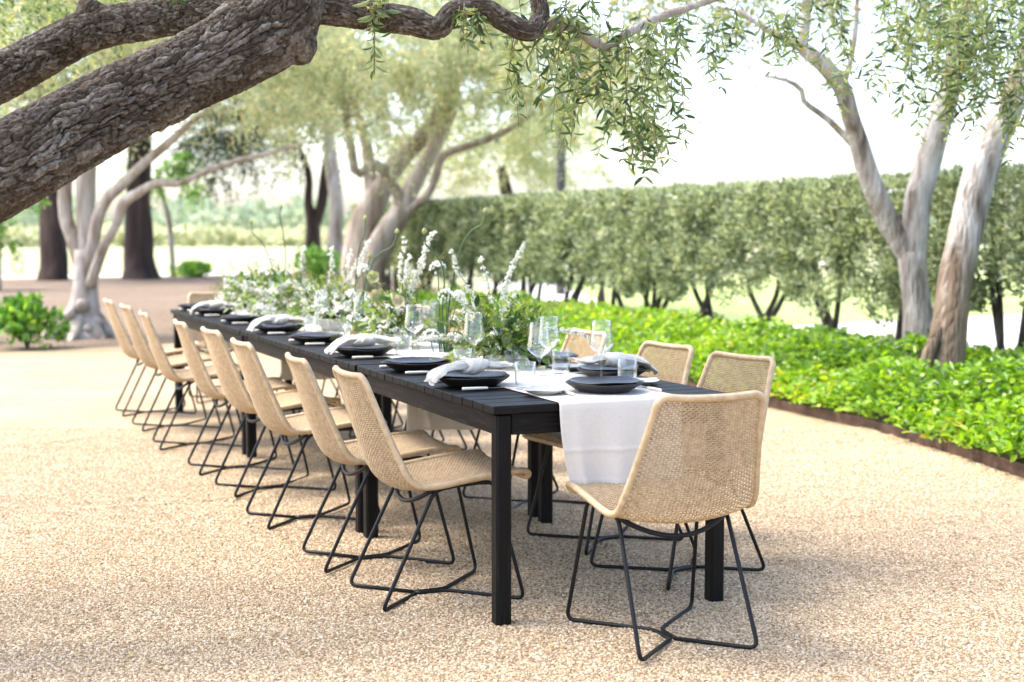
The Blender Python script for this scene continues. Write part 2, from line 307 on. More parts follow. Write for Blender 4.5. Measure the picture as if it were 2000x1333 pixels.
def fillet(P, rad=.03, n=5):
    """polyline with rounded corners"""
    P = [np.array(p, float) for p in P]; out = [P[0]]
    for a, b, c in zip(P, P[1:], P[2:]):
        u = a-b; v = c-b; lu, lv = np.linalg.norm(u), np.linalg.norm(v); r = min(rad, lu*.45, lv*.45)
        p, q = b+u/lu*r, b+v/lv*r
        for t in np.linspace(0, 1, n): out.append((1-t)**2*p+2*t*(1-t)*b+t*t*q)
    out.append(P[-1]); return np.array(out)
def lathe(mb, prof, n=40, wob=None, z0=0):
    V = []; F = []
    for (r, z) in prof:
        for k in range(n):
            a = 2*math.pi*k/n; w = wob(a, r) if wob else (1, 0)
            V.append((r*w[0]*math.cos(a), r*w[0]*math.sin(a), z+z0+w[1]))
    for i in range(len(prof)-1):
        for k in range(n):
            F.append((i*n+k, i*n+(k+1) % n, (i+1)*n+(k+1) % n, (i+1)*n+k))
    mb.add(V, F); return mb
def cbox(mb, x0, x1, y0, y1, z0, z1, c=.004):
    """box with chamfered edges (24 vertices)"""
    xs, ys, zs = (x0, x1), (y0, y1), (z0, z1); bm = bmesh.new()
    g = bmesh.ops.create_cube(bm, size=1)
    for v in bm.verts:
        v.co = ((x0+x1)/2+v.co.x*(x1-x0), (y0+y1)/2+v.co.y*(y1-y0), (z0+z1)/2+v.co.z*(z1-z0))
    if c: bmesh.ops.bevel(bm, geom=bm.edges[:], offset=c, segments=1, affect='EDGES')
    bm.verts.index_update()
    mb.add([v.co[:] for v in bm.verts], [tuple(v.index for v in f.verts) for f in bm.faces]); bm.free(); return mb

# leaf cloud machinery
T4 = (np.array([(0, 0, 0), (.45, .5, .05), (1, 0, -.06), (.45, -.5, .05)], float), np.array([(0, 3, 2, 1)]))
T6 = (np.array([(0, 0, 0), (.3, .46, .07), (.68, .40, .04), (1, 0, -.10), (.68, -.40, .04), (.3, -.46, .07), (.5, 0, -.02)], float),
      np.array([(0, 6, 1), (1, 6, 2), (2, 6, 3), (3, 6, 4), (4, 6, 5), (5, 6, 0)]))
def unit(a): return a/(np.linalg.norm(a, axis=-1, keepdims=True)+1e-12)
def leaf_arrays(P, D, L, W, tmpl=T4, N=None):
    n = len(P); D = unit(D); 
    if N is None: N = rng.normal(size=(n, 3))
    B = unit(np.cross(D, N)); N = np.cross(B, D)
    L = np.broadcast_to(L, (n,)); W = np.broadcast_to(W, (n,)); t, f = tmpl
    V = P[:, None, :]+t[None, :, 0, None]*(L[:, None, None]*D[:, None, :])+t[None, :, 1, None]*(W[:, None, None]*B[:, None, :])+t[None, :, 2, None]*(L[:, None, None]*N[:, None, :])
    F = (np.arange(n)[:, None, None]*len(t)+f[None]).reshape(-1, f.shape[1])
    return V.reshape(-1, 3), F
def leaf_mesh(name, P, D, L, W, mat, tmpl=T4, N=None, rnd=None):
    V, F = leaf_arrays(P, D, L, W, tmpl, N); k = len(tmpl[1])
    r = np.repeat(rng.random(len(P)) if rnd is None else rnd, k)
    return np_mesh(name, V, F, mat, False, r)
def twigs(S, D, L, per, droop=.5, spread=.8):
    """leaf points and directions along m drooping twigs"""
    m_ = len(S); D = unit(D); t = (np.arange(per)+rng.random((m_, per)))/per*.95+.05
    g = np.array([0, 0, -1.])
    P = S[:, None]+D[:, None]*(L[:, None]*t)[..., None]+g*(droop*L[:, None]*t**2)[..., None]
    T = unit(D[:, None]+g*(2*droop*t)[..., None])
    side = unit(np.cross(T, rng.normal(size=(m_, per, 3))))
    LD = unit(T*(1-spread*.5)+side*spread)
    return P.reshape(-1, 3), LD.reshape(-1, 3)
def ellipsoid_pts(n, c, r, shell=.35):
    d = unit(rng.normal(size=(n, 3))); q = (shell+(1-shell)*rng.random(n)**.6)[:, None]
    return np.array(c)+d*q*np.array(r), d
def limb(mb, pts, sides=12, step=.12, knob=.06):
    """organic tapering limb from (x,y,z,r) rows"""
    P = np.array(pts, float); ln = np.linalg.norm(np.diff(P[:, :3], axis=0), axis=1).sum(); n = max(6, int(ln/step))
    Q = smooth_path(P, n); r = np.maximum(Q[:, 3], .004)
    ph = rng.random(4)*6.28; th = np.linspace(0, 2*np.pi, sides, endpoint=False)[None, :]; s = np.linspace(0, ln, n)[:, None]
    rad = 1+knob*(np.sin(2*th+s*2.1+ph[0])+.7*np.sin(3*th-s*3.3+ph[1])+.5*np.sin(s*5+ph[2])*np.sin(th+ph[3]))+rng.normal(size=(n, sides))*knob*.25
    tube(mb, Q[:, :3], r, sides, False, rad); return Q

ORD = ['first', 'second', 'third', 'fourth', 'fifth', 'sixth', 'seventh', 'eighth', 'ninth', 'tenth', 'eleventh', 'twelfth', 'thirteenth', 'fourteenth', 'fifteenth', 'sixteenth', 'seventeenth', 'eighteenth', 'nineteenth', 'twentieth', 'twenty-first']

# ================================================================== SETTING
def sheet(name, poly, z, mat):
    me = bpy.data.meshes.new(name); me.from_pydata([(x, y, z) for x, y in poly], [], [tuple(range(len(poly)))]); me.materials.append(M[mat])
    return structure(obj(name, me))
sheet('ground', [(-600, -600), (900, -600), (900, 900), (-600, 900)], -.02, 'field')
sheet('gravel_court', [(-30, -20), (7, -20), (7, 12.6), (1.2, 13.0), (-.5, 12.45), (-2.5, 11.6), (-30, 6)], -.012, 'gravel_ground')
mul = [(-30, 6.0), (-2.5, 11.6), (-.5, 12.45), (1.2, 13.0), (7, 12.6), (9, 14), (10, 30), (11, 39), (5, 38.2), (1, 37.6), (-12, 37), (-30, 30)]
sheet('mulch_bed', mul, -.006, 'mulch')
sheet('footpath', [(-60, 38.5), (1, 38.8), (8, 39.6), (40, 46), (40, 49), (8, 42.3), (1, 41.2), (-60, 40.6)], -.010, 'pale_path')
sheet('driveway', [(7.9, -20), (26, -20), (26, 30), (11.5, 30), (8.4, 16)], -.004, 'pale_path')
sheet('lawn', [(9.0, 12.5), (20, 14.5), (30, 30), (14, 30), (9.2, 17)], .004, 'lawn')

# planter bed with steel edging
EDGE = [(3.2, -1.2), (3.5, .4), (3.73, 1.58), (3.97, 2.5), (4.12, 3.3), (4.2, 4.5), (4.2, 6.5), (4.15, 9), (4.1, 12), (4.1, 16)]
bed = [(x+.01, y) for x, y in EDGE]+[(7.4, 16), (7.6, 8), (7.6, -1.2)]
sheet('planter_soil', bed, .03, 'soil')
ed = thing('steel_edging', 'low rusted steel edging along the leafy ground cover bed', 'edging', (3.7, 1.5, 0))
ep = smooth_path(np.array([(x, y, 0) for x, y in EDGE]), 15)
for k in range(14):
    a, b_ = ep[k], ep[k+1]; d = (b_-a); n = np.array([d[1], -d[0], 0])/np.linalg.norm(d); u = d/np.linalg.norm(d)
    mb = MB(); a2, b2 = a+u*.003, b_-u*.003; hh = .062
    V = []
    for p in (a2, b2):
        for s, z in ((0, -.03), (0, hh-.003), (.003, hh), (.009, hh), (.012, hh-.003), (.012, -.03)): V.append(tuple(p+n*(-s)+np.array([0, 0, z])))
    F = [(i, (i+1) % 6, 6+(i+1) % 6, 6+i) for i in range(6)]+[tuple(range(5, -1, -1)), tuple(range(6, 12))]
    mb.add(V, F); o = obj('edging_strip', mb.mesh('edging_strip', 'corten', False), ed); o.matrix_parent_inverse = Matrix.Translation((-3.7, -1.5, 0))

# loose gravel stones over the court in front of and around the table
def gravel():
    nx, ny = 230, 250; X = np.linspace(-3.6, 4.6, nx); Y = np.linspace(-2.4, 6.2, ny)
    gx, gy = np.meshgrid(X, Y)
    gz = .0035*np.sin(gx*3.1+1.3*np.sin(gy*2.3))+.0035*np.sin(gy*4.3+1.7*np.sin(gx*2.9+1))+.003*np.sin(gx*9.1+gy*7.7)*np.sin(gy*6.1-gx*3)-.003
    for _ in range(260):       # scuffs and shallow prints
        ax, ay, ar, aq = rng.uniform(-3.4, 4.4), rng.uniform(-2.2, 6), rng.uniform(.03, .08), rng.random()*6.28; ca, sa = math.cos(aq), math.sin(aq)
        e = (((gx-ax)*ca+(gy-ay)*sa)/(ar*1.9))**2+((-(gx-ax)*sa+(gy-ay)*ca)/ar)**2; gz = gz+rng.uniform(.003, .008)*(.7*np.exp(-(np.sqrt(e)-1.5)**2*5)-np.exp(-e))
    V = np.stack([gx, gy, gz], -1).reshape(-1, 3)
    i = np.arange(ny-1)[:, None]*nx+np.arange(nx-1)[None, :]; F = np.stack([i, i+1, i+nx+1, i+nx], -1).reshape(-1, 4)
    # keep cells inside the camera's wider surroundings and outside the planter
    cxy = V[F].mean(1); ex = np.interp(cxy[:, 1], [p[1] for p in EDGE], [p[0] for p in EDGE])
    dx, dy = cxy[:, 0]+1.81, cxy[:, 1]+4.385; fw = dx*.389+dy*.921; rt = dx*.921-dy*.389
    keep = (cxy[:, 0] < ex-.04) & (fw > 2.9) & (np.abs(rt) < fw*.42+.35) & (fw < 9.6)
    me = np_mesh('gravel', V, F[keep], 'gravel_fines', True)
    o = stuff(obj('gravel', me)); tag(o, 'loose tan gravel covering the court around the table', 'gravel')
    me.materials.append(M['pebble'])
    ng = bpy.data.node_groups.new('gravel_scatter', 'GeometryNodeTree')
    ng.interface.new_socket('Geometry', in_out='INPUT', socket_type='NodeSocketGeometry'); ng.interface.new_socket('Geometry', in_out='OUTPUT', socket_type='NodeSocketGeometry')
    N = ng.nodes; L = ng.links; gi = N.new('NodeGroupInput'); go = N.new('NodeGroupOutput')
    dp = N.new('GeometryNodeDistributePointsOnFaces'); dp.inputs['Density'].default_value = 13000
    L.new(gi.outputs[0], dp.inputs['Mesh'])
    ico = N.new('GeometryNodeMeshIcoSphere'); ico.inputs['Radius'].default_value = .0052; ico.inputs['Subdivisions'].default_value = 1
    # roughen the stone
    sp = N.new('GeometryNodeSetPosition'); rv = N.new('FunctionNodeRandomValue'); rv.data_type = 'FLOAT_VECTOR'
    rv.inputs[0].default_value = (-.0014,)*3; rv.inputs[1].default_value = (.0014,)*3
    L.new(ico.outputs[0], sp.inputs['Geometry']); L.new(rv.outputs[0], sp.inputs['Offset'])
    sm = N.new('GeometryNodeSetMaterial'); sm.inputs['Material'].default_value = M['pebble']; L.new(sp.outputs[0], sm.inputs[0])
    ip = N.new('GeometryNodeInstanceOnPoints'); L.new(dp.outputs['Points'], ip.inputs['Points']); L.new(sm.outputs[0], ip.inputs['Instance'])
    rr = N.new('FunctionNodeRandomValue'); rr.data_type = 'FLOAT_VECTOR'; rr.inputs[0].default_value = (-.5, -.5, 0); rr.inputs[1].default_value = (.5, .5, 6.28)
    rs = N.new('FunctionNodeRandomValue'); rs.data_type = 'FLOAT_VECTOR'; rs.inputs[0].default_value = (.6, .5, .45); rs.inputs[1].default_value = (1.7, 1.25, .95)
    L.new(rr.outputs[0], ip.inputs['Rotation']); L.new(rs.outputs[0], ip.inputs['Scale'])
    jg = N.new('GeometryNodeJoinGeometry'); L.new(gi.outputs[0], jg.inputs[0]); L.new(ip.outputs[0], jg.inputs[0]); L.new(jg.outputs[0], go.inputs[0])
    md = o.modifiers.new('scatter', 'NODES'); md.node_group = ng
gravel()

# ------------------------------------------------------------------ trees
def crown_mesh(name, blobs, n_tw, per, L, W, mat, twl=(.3, .6), droop=.6, rnd_shift=0):
    Ps, Ds = [], []
    vol = np.array([np.prod(b_[1]) for b_ in blobs]); cnt = np.maximum(1, (n_tw*vol/vol.sum())).astype(int)
    for (c, r), k in zip(blobs, cnt):
        # clustered starts leave gaps and dense clumps
        nc = max(3, k//20); cc, cd = ellipsoid_pts(nc, c, r, .25); pick = rng.integers(0, nc, k)
        S = cc[pick]+rng.normal(size=(k, 3))*np.array(r)*.09
        D = cd[pick]*.6+rng.normal(size=(k, 3))*.7+np.array([0, 0, .1])
        p, d = twigs(S, D, rng.uniform(*twl, k), per, droop)
        Ps.append(p); Ds.append(d)
    P = np.vstack(Ps); D = np.vstack(Ds); n = len(P)
    return leaf_mesh(name, P, D, L*rng.uniform(.7, 1.25, n), W*rng.uniform(.75, 1.25, n), mat)
def simple_tree(name, label, limbs, blobs, bark_m, leaf_m, n_tw, per, L, W, sides=12, step=.12, knob=.06, twl=(.3, .6), droop=.6, group=None, extra=None):
    base = limbs[0][0]; t = thing(name, label, 'tree', (base[0], base[1], 0), 0, group)
    inv = Matrix.Translation((-base[0], -base[1], 0))
    mb = MB(); limb(mb, limbs[0], sides, step, knob)
    if extra: extra(mb)
    o = obj('trunk', mb.mesh('trunk', bark_m), t); o.matrix_parent_inverse = inv
    for l in limbs[1:]:
        mb = MB(); limb(mb, l, sides, step, knob); o = obj('limb', mb.mesh('limb', bark_m), t); o.matrix_parent_inverse = inv
    o = obj('crown', crown_mesh('crown', blobs, n_tw, per, L, W, leaf_m, twl, droop), t); o.matrix_parent_inverse = inv
    return t

# --- right-hand olives in the ground cover
R1_TRUNK = [(5.70, 4.86, -.05, .20), (5.69, 4.87, .14, .176), (5.68, 4.90, .39, .152), (5.67, 4.93, .72, .118), (5.65, 4.96, .97, .112), (5.64, 4.98, 1.16, .116)]
R1_LEFT = [(5.68, 4.95, 1.0, .08), (5.57, 5.01, 1.23, .091), (5.49, 5.06, 1.38, .089), (5.30, 5.06, 1.71, .084), (5.22, 5.11, 2.00, .078), (5.10, 5.08, 2.23, .073), (5.04, 5.12, 2.46, .073), (4.84, 5.11, 2.65, .069), (4.70, 5.18, 2.78, .056), (4.73, 5.18, 2.95, .040), (4.75, 5.19, 3.15, .036), (4.79, 5.20, 3.47, .028)]
R1_LEFTB = [(4.75, 5.17, 2.74, .044), (4.55, 5.14, 2.81, .032), (4.35, 5.12, 2.88, .024), (4.13, 5.23, 3.04, .018)]
R1_TW = [(5.06, 5.12, 2.50, .026), (5.12, 5.11, 2.72, .022), (5.16, 5.11, 2.96, .020), (5.18, 5.13, 3.29, .016)]
R1_SMALL = [(5.17, 5.13, 2.02, .032), (4.98, 5.23, 2.23, .027), (4.77, 5.23, 2.35, .024), (4.75, 5.24, 2.44, .024), (4.59, 5.20, 2.51, .018), (4.41, 5.28, 2.55, .010)]
R1_MID = [(5.66, 4.95, .95, .09), (5.67, 4.98, 1.30, .105), (5.70, 4.99, 1.59, .103), (5.78, 4.97, 1.86, .099), (5.81, 4.88, 2.16, .090), (5.90, 4.87, 2.45, .082), (5.97, 4.87, 2.81, .078), (5.95, 4.80, 3.17, .069), (5.98, 4.82, 3.65, .05)]
simple_tree('olive_tree', 'pale forked olive trunk rising from the ground cover, one limb curving left', [R1_TRUNK, R1_LEFT, R1_MID, R1_LEFTB, R1_TW, R1_SMALL],
    [((4.5, 5.3, 3.35), (1.1, .9, .45)), ((5.2, 5.4, 3.7), (1.2, 1.1, .6)), ((6.1, 5.0, 3.9), (1.3, 1.2, .7)), ((3.9, 5.6, 2.95), (.6, .5, .25)), ((3.4, 5.9, 2.9), (.8, .6, .4)), ((2.9, 6.3, 3.0), (.7, .6, .35)), ((4.7, 5.0, 2.45), (.25, .2, .18))],
    'bark_grey_foot', 'olive_side', 1250, 14, .062, .016, 14, .08, .05, (.25, .55), .7)
R2_TRUNK = [(5.06, 3.93, -.05, .215), (5.09, 3.93, .18, .178), (5.14, 3.93, .41, .150), (5.18, 3.93, .71, .131), (5.23, 3.94, 1.04, .124), (5.31, 3.94, 1.38, .120), (5.41, 3.93, 1.75, .116), (5.54, 3.90, 2.07, .109), (5.69, 3.86, 2.40, .097), (5.84, 3.83, 2.80, .086), (6.03, 3.80, 3.32, .06)]
R2_ROOT = [(5.15, 3.95, .78, .03), (5.00, 3.89, .56, .041), (4.93, 3.90, .34, .046), (4.90, 3.90, -.03, .05)]
simple_tree('olive_tree', 'brown streaked olive trunk leaning right at the right edge of the picture', [R2_TRUNK, R2_ROOT],
    [((5.3, 3.4, 3.15), (.9, .8, .5)), ((6.1, 3.7, 3.6), (1.2, 1.1, .7)), ((4.75, 3.2, 2.75), (.55, .5, .32))], 'bark_brown_foot', 'olive_side', 620, 16, .066, .016, 14, .08, .05, (.25, .5), .8)

# --- centre olive behind the table
C_A = [(5.0, 18.72, -.1, .36), (5.02, 18.72, .1, .325), (5.10, 18.75, .52, .294), (5.20, 18.78, 1.32, .268), (5.41, 18.73, 1.81, .225), (5.57, 18.69, 2.13, .181), (5.82, 18.62, 2.52, .164), (6.13, 18.30, 2.89, .137), (6.31, 18.04, 3.29, .119), (6.45, 17.81, 3.87, .084), (6.48, 17.42, 4.57, .05)]
C_B = [(4.98, 18.19, -.1, .30), (5.00, 18.19, .1, .262), (5.16, 18.19, .60, .220), (5.39, 18.15, 1.23, .195), (5.67, 18.07, 1.64, .180), (5.80, 18.04, 1.95, .152), (6.01, 17.98, 2.37, .140), (6.19, 17.83, 2.74, .126), (6.34, 17.59, 3.26, .109), (6.42, 17.39, 3.83, .075), (6.71, 17.32, 4.49, .04)]
C_C = [(5.67, 18.06, 1.6, .11), (5.59, 18.02, 1.95, .093), (5.35, 17.93, 2.29, .092), (5.13, 17.81, 2.41, .083), (4.81, 17.72, 2.25, .074), (4.74, 17.78, 2.65, .074), (4.62, 17.67, 3.30, .065), (4.54, 17.54, 4.01, .040)]
C_D = [(5.70, 18.05, 1.62, .10), (5.98, 17.63, 1.92, .067), (6.07, 17.41, 2.29, .062), (6.10, 17.20, 2.55, .066), (6.39, 16.76, 2.69, .057), (6.70, 16.32, 2.83, .048), (7.11, 15.95, 3.13, .032)]
C_E = [(5.42, 18.72, 1.75, .14), (5.36, 18.80, 2.30, .112), (5.32, 18.85, 2.78, .104), (5.13, 18.77, 3.40, .077), (5.04, 18.65, 4.15, .051)]
simple_tree('olive_tree', 'spreading twin-trunked olive tree standing beyond the far end of the table by the hedge', [C_A, C_B, C_C, C_D, C_E],
    [((5.0, 17.4, 4.2), (2.6, 2.2, 1.0)), ((6.8, 16.8, 3.9), (1.8, 1.8, .8)), ((3.4, 16.6, 3.7), (1.6, 1.4, .8)), ((4.2, 16.3, 2.95), (1.0, .9, .35)), ((7.9, 16.2, 3.3), (1.1, 1.0, .5)), ((5.5, 18, 5.4), (3.0, 2.4, 1.0)), ((3.0, 15.5, 3.0), (.9, .9, .35)), ((2.6, 17.2, 4.6), (1.8, 1.6, .9)), ((8.3, 17.5, 4.6), (1.8, 1.6, .9)), ((6.2, 15.6, 3.6), (1.2, 1.0, .5)), ((6.7, 14.3, 3.5), (1.4, 1.2, .7)), ((7.7, 14.6, 3.1), (1.0, .9, .5))],
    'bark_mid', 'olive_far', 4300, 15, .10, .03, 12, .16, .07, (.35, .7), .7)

# --- left olive with the gnarled foot
L_TRUNK = [(.12, 14.25, -.1, .42), (.14, 14.26, .03, .34), (.16, 14.27, .15, .27), (.19, 14.29, .44, .195), (.21, 14.30, .73, .16), (.21, 14.33, 1.09, .15)]
L_A = [(.17, 14.33, .80, .08), (.09, 14.39, 1.22, .097), (.01, 14.46, 1.51, .094), (.01, 14.49, 1.92, .087), (.09, 14.48, 2.25, .078), (.17, 14.49, 2.77, .05)]
L_B = [(.23, 14.31, .80, .12), (.25, 14.34, 1.35, .123), (.24, 14.37, 1.67, .117), (.26, 14.40, 2.12, .110), (.32, 14.42, 2.64, .084), (.42, 14.43, 3.29, .05)]
L_C = [(.24, 14.22, .78, .08), (.33, 14.09, 1.41, .077), (.43, 13.97, 1.70, .073), (.60, 13.80, 1.88, .070), (.85, 13.61, 2.15, .063), (1.13, 13.40, 2.41, .053), (1.41, 13.20, 2.68, .037), (1.80, 12.95, 3.01, .025)]
L_D = [(.25, 14.12, .65, .07), (.40, 13.82, 1.16, .057), (.52, 13.69, 1.41, .054), (.59, 13.57, 1.67, .063), (.75, 13.40, 1.79, .053), (.95, 13.22, 1.91, .046), (1.18, 12.90, 1.90, .037), (1.41, 12.71, 2.03, .037), (1.76, 12.46, 2.16, .033), (2.12, 12.21, 2.25, .027), (2.49, 11.96, 2.37, .012)]
def roots(mb):
    for a, ln in ((.3, .55), (1.4, .5), (2.6, .6), (3.6, .55), (4.4, .62), (5.2, .5), (5.8, .6)):
        c, s = math.cos(a), math.sin(a)
        limb(mb, [(.16+c*.10, 14.27+s*.10, .42, .05), (.15+c*.22, 14.26+s*.22, .2, .085), (.14+c*.36, 14.26+s*.36, .06, .075), (.13+c*ln, 14.25+s*ln, -.05, .04)], 10, .05, .12)
    for x, y, z, r_ in ((.13, 13.98, .42, .085), (.0, 14.05, .3, .08), (.3, 14.02, .2, .09), (.2, 13.97, .12, .08)):
        limb(mb, [(x, y+.1, z-.03, r_), (x, y, z, r_), (x, y-.06, z+.02, r_*.5)], 9, .03, .12)
simple_tree('olive_tree', 'gnarled grey olive tree with several limbs at the edge of the mulch', [L_TRUNK, L_A, L_B, L_C, L_D],
    [((1.2, 13.3, 3.5), (1.7, 1.5, .75)), ((2.3, 12.5, 3.1), (1.1, 1.0, .5)), ((-.3, 14.3, 3.9), (1.7, 1.6, .9)), ((1.5, 14, 4.6), (2.4, 2.0, .9)), ((2.6, 11.9, 2.75), (.7, .6, .25)), ((-.9, 13.3, 3.2), (1.0, .9, .5)), ((3.0, 12.9, 3.9), (1.5, 1.2, .7)), ((-.4, 12.6, 2.7), (.7, .6, .3))],
    'bark_mid', 'olive_far', 2800, 15, .085, .024, 12, .1, .08, (.3, .6), .7, None, roots)

# --- dark conifers and trees beyond the mulch
DARK_A = [(1.76, 36.4, -.3, .56), (1.76, 36.43, .05, .44), (1.79, 36.46, .35, .39), (1.78, 36.52, .95, .351), (1.74, 36.63, 2.07, .295), (1.74, 36.74, 3.47, .267), (1.80, 36.89, 5.57, .239), (1.89, 37.09, 8.37, .183), (1.97, 37.29, 11.17, .07)]
DARK_B = [(4.12, 36.5, -.3, .74), (4.12, 36.52, .02, .56), (4.12, 36.55, .25, .46), (4.09, 36.61, .65, .403), (4.10, 36.70, 1.80, .374), (4.17, 36.78, 3.09, .331), (4.27, 36.89, 4.96, .288), (4.39, 37.08, 7.83, .216), (4.52, 37.32, 11.42, .07)]
for pts, lab, c in ((DARK_A, 'dark straight conifer trunk behind the gnarled olive, leftmost of the big dark trunks', (1.8, 36.8)), (DARK_B, 'thick dark conifer trunk flaring at its foot, right of the gnarled olive', (4.3, 36.8))):
    simple_tree('conifer_tree', lab, [pts], [((c[0], c[1], 6.6), (3.4, 3.2, 1.7)), ((c[0]+1.5, c[1]-1, 4.6), (2.0, 1.8, .75)), ((c[0]-2, c[1]-.4, 4.9), (1.7, 1.6, .8)), ((c[0], c[1], 9.5), (2.3, 2.3, 1.8))],
        'bark_dark', 'dark_leaf', 900, 14, .22, .06, 14, .3, .05, (.7, 1.3), .6, 'conifers beyond the mulch bed')
MD_A = [(9.83, 39.55, -.2, .40), (9.83, 39.58, .09, .324), (9.88, 39.62, .73, .259), (9.94, 39.66, 1.54, .227), (9.81, 39.77, 2.18, .146), (9.85, 39.82, 3.07, .113), (9.67, 39.96, 3.80, .081), (9.39, 40.13, 4.45, .049)]
MD_A2 = [(9.94, 39.64, 1.2, .19), (9.96, 39.64, 1.38, .178), (10.19, 39.60, 2.18, .162), (10.31, 39.62, 2.99, .146), (10.42, 39.64, 3.80, .121), (10.60, 39.66, 4.93, .081)]
MD_B = [(9.97, 37.3, -.2, .36), (9.98, 37.35, .14, .279), (10.01, 37.41, 1.07, .232), (10.09, 37.47, 2.19, .217), (9.98, 37.61, 3.23, .201), (9.90, 37.75, 4.62, .170), (9.88, 37.90, 6.31, .108)]
simple_tree('oak_tree', 'dark forked tree trunk left of the twin-trunked olive, dark crown spreading left', [MD_A, MD_A2], [((8.6, 40, 4.7), (1.9, 1.6, .9)), ((7.2, 40, 4.2), (1.2, 1.0, .75)), ((9.6, 40, 6.2), (2.2, 2.0, 1.2)), ((6.9, 40, 3.3), (.6, .6, .7)), ((8.3, 39.7, 3.9), (.9, .8, .5))], 'bark_dark', 'dark_leaf', 1000, 14, .17, .06, 10, .3, .06, (.5, 1.0), .8)
simple_tree('oak_tree', 'grey-brown straight tree trunk close beside the dark forked one', [MD_B], [((9.9, 38, 6.6), (1.8, 1.6, 1.2)), ((10.6, 37.8, 5.2), (1.0, .9, .5))], 'bark_mid', 'dark_leaf', 420, 14, .17, .06, 10, .3, .06, (.5, 1.0), .7)
THIN = [(5.29, 38.2, -.1, .10), (5.28, 38.28, .62, .083), (5.23, 38.39, 1.68, .076), (5.06, 38.53, 2.43, .068), (4.92, 38.64, 3.18, .04)]
simple_tree('young_tree', 'slim young tree just right of the thick dark trunk', [THIN], [((5.1, 38.5, 3.2), (.9, .8, .7)), ((5.7, 38.5, 2.4), (.5, .5, .35))], 'bark_mid', 'shrub_leaf', 130, 12, .14, .07, 8, .3, .04, (.4, .7), .6)
simple_tree('young_tree', 'small bright green young tree at the left edge of the picture', [[(.0, 30.0, -.05, .07), (.02, 30, .9, .06), (-.02, 30, 1.8, .04), (0, 30, 2.6, .02)]], [((0, 30, 1.95), (.95, .8, .65)), ((.2, 30, 1.2), (.45, .4, .3))], 'bark_mid', 'shrub_leaf', 240, 12, .13, .07, 8, .3, .04, (.3, .6), .5)
simple_tree('far_tree', 'bushy green tree behind the hedge at the right edge of the picture', [[(17.6, 11.2, -.1, .2), (17.6, 11.2, 1.5, .16), (17.7, 11.2, 2.8, .1)]], [((17.9, 11.2, 2.6), (1.2, 1.3, 1.0))], 'bark_hedge', 'shrub_leaf', 300, 12, .12, .06, 8, .3, .05, (.3, .6), .5)
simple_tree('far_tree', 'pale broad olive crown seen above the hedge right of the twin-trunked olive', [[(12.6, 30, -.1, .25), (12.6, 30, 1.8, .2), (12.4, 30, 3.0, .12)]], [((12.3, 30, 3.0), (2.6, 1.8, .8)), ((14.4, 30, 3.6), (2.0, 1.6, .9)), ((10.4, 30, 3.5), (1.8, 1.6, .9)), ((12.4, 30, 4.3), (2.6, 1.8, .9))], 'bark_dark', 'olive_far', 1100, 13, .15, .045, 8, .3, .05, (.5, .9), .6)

# far fields: vineyard rows and a distant belt of woods
def far_mass(name, label, cat, boxes, n, L, W, mat):
    Ps = []
    vol = np.array([abs((b_[1]-b_[0])*(b_[3]-b_[2])) for b_ in boxes]); cnt = (n*vol/vol.sum()).astype(int)
    for (x0, x1, y0, y1, h), k in zip(boxes, cnt):
        x = rng.uniform(x0, x1, k); y = rng.uniform(y0, y1, k)
        top = h*(.72+.28*np.sin(x*.21+1.3)*np.sin(x*.083+2.1)+.15*np.sin(x*.6))
        Ps.append(np.stack([x, y, top*rng.random(k)**.7], -1))
    P = np.vstack(Ps); o = obj(name, leaf_mesh(name, P, rng.normal(size=P.shape), L*rng.uniform(.7, 1.3, len(P)), W, mat)); stuff(o); tag(o, label, cat)
far_mass('vineyard', 'pale green vineyard rows beyond the dry field', 'vines', [(-60, 130, y, y+1.6, 1.7) for y in (120, 132, 144, 156, 170)], 18000, 1.0, .7, 'vine_leaf_hazed')
far_mass('distant_woods', 'haze-coloured belt of distant trees beyond the vineyard', 'woods', [(-120, 260, 240, 260, 7), (-60, 60, 228, 240, 5)], 16000, 2.0, 1.5, 'far_leaf_hazed')

# small shrubs on the left
def shrub(label, loc, r, h, n, L, W, mat='shrub_leaf'):
    t = thing('leafy_shrub', label, 'shrub', loc)
    ps = [];
    for _ in range(7): a_ = rng.random()*6.28; q_ = rng.uniform(.15, .75)*r; ps.append(ellipsoid_pts(n//7, (math.cos(a_)*q_, math.sin(a_)*q_, h*rng.uniform(.3, .7)), (r*.5, r*.5, h*.36), .4))
    P = np.vstack([p_[0] for p_ in ps]); d = np.vstack([p_[1] for p_ in ps]); n = len(P); P[:, 2] = np.maximum(P[:, 2], .02)
    obj('foliage', leaf_mesh('foliage', P, d+rng.normal(size=P.shape)*.6+np.array([0, 0, .5]), L*rng.uniform(.6, 1.2, n), W*rng.uniform(.7, 1.2, n), mat, T6, N=d+rng.normal(size=P.shape)*.5), t)
    mb = MB()
    for k in range(8):
        a = k*.8; tube(mb, smooth_path([(0, 0, -.02), (math.cos(a)*r*.25, math.sin(a)*r*.25, h*.4), (math.cos(a)*r*.6, math.sin(a)*r*.6, h*.8)], 6), np.linspace(.012, .005, 6), 5)
    obj('stems', mb.mesh('stems', 'bark_hedge'), t)
shrub('bright green leafy shrub on the gravel edge left of the gnarled olive', (-.62, 12.7, 0), .34, .56, 700, .12, .065)
shrub('darker green shrub cut off by the left edge of the picture', (-1.25, 13.9, 0), .42, .8, 600, .12, .06)
shrub('low dark green bush beside the slim young tree behind the mulch', (5.7, 37.4, 0), .75, .42, 600, .16, .09)
shrub('rounded dark bush behind the flowers at the foot of the forked dark tree', (8.2, 33, 0), .9, .9, 600, .16, .09)

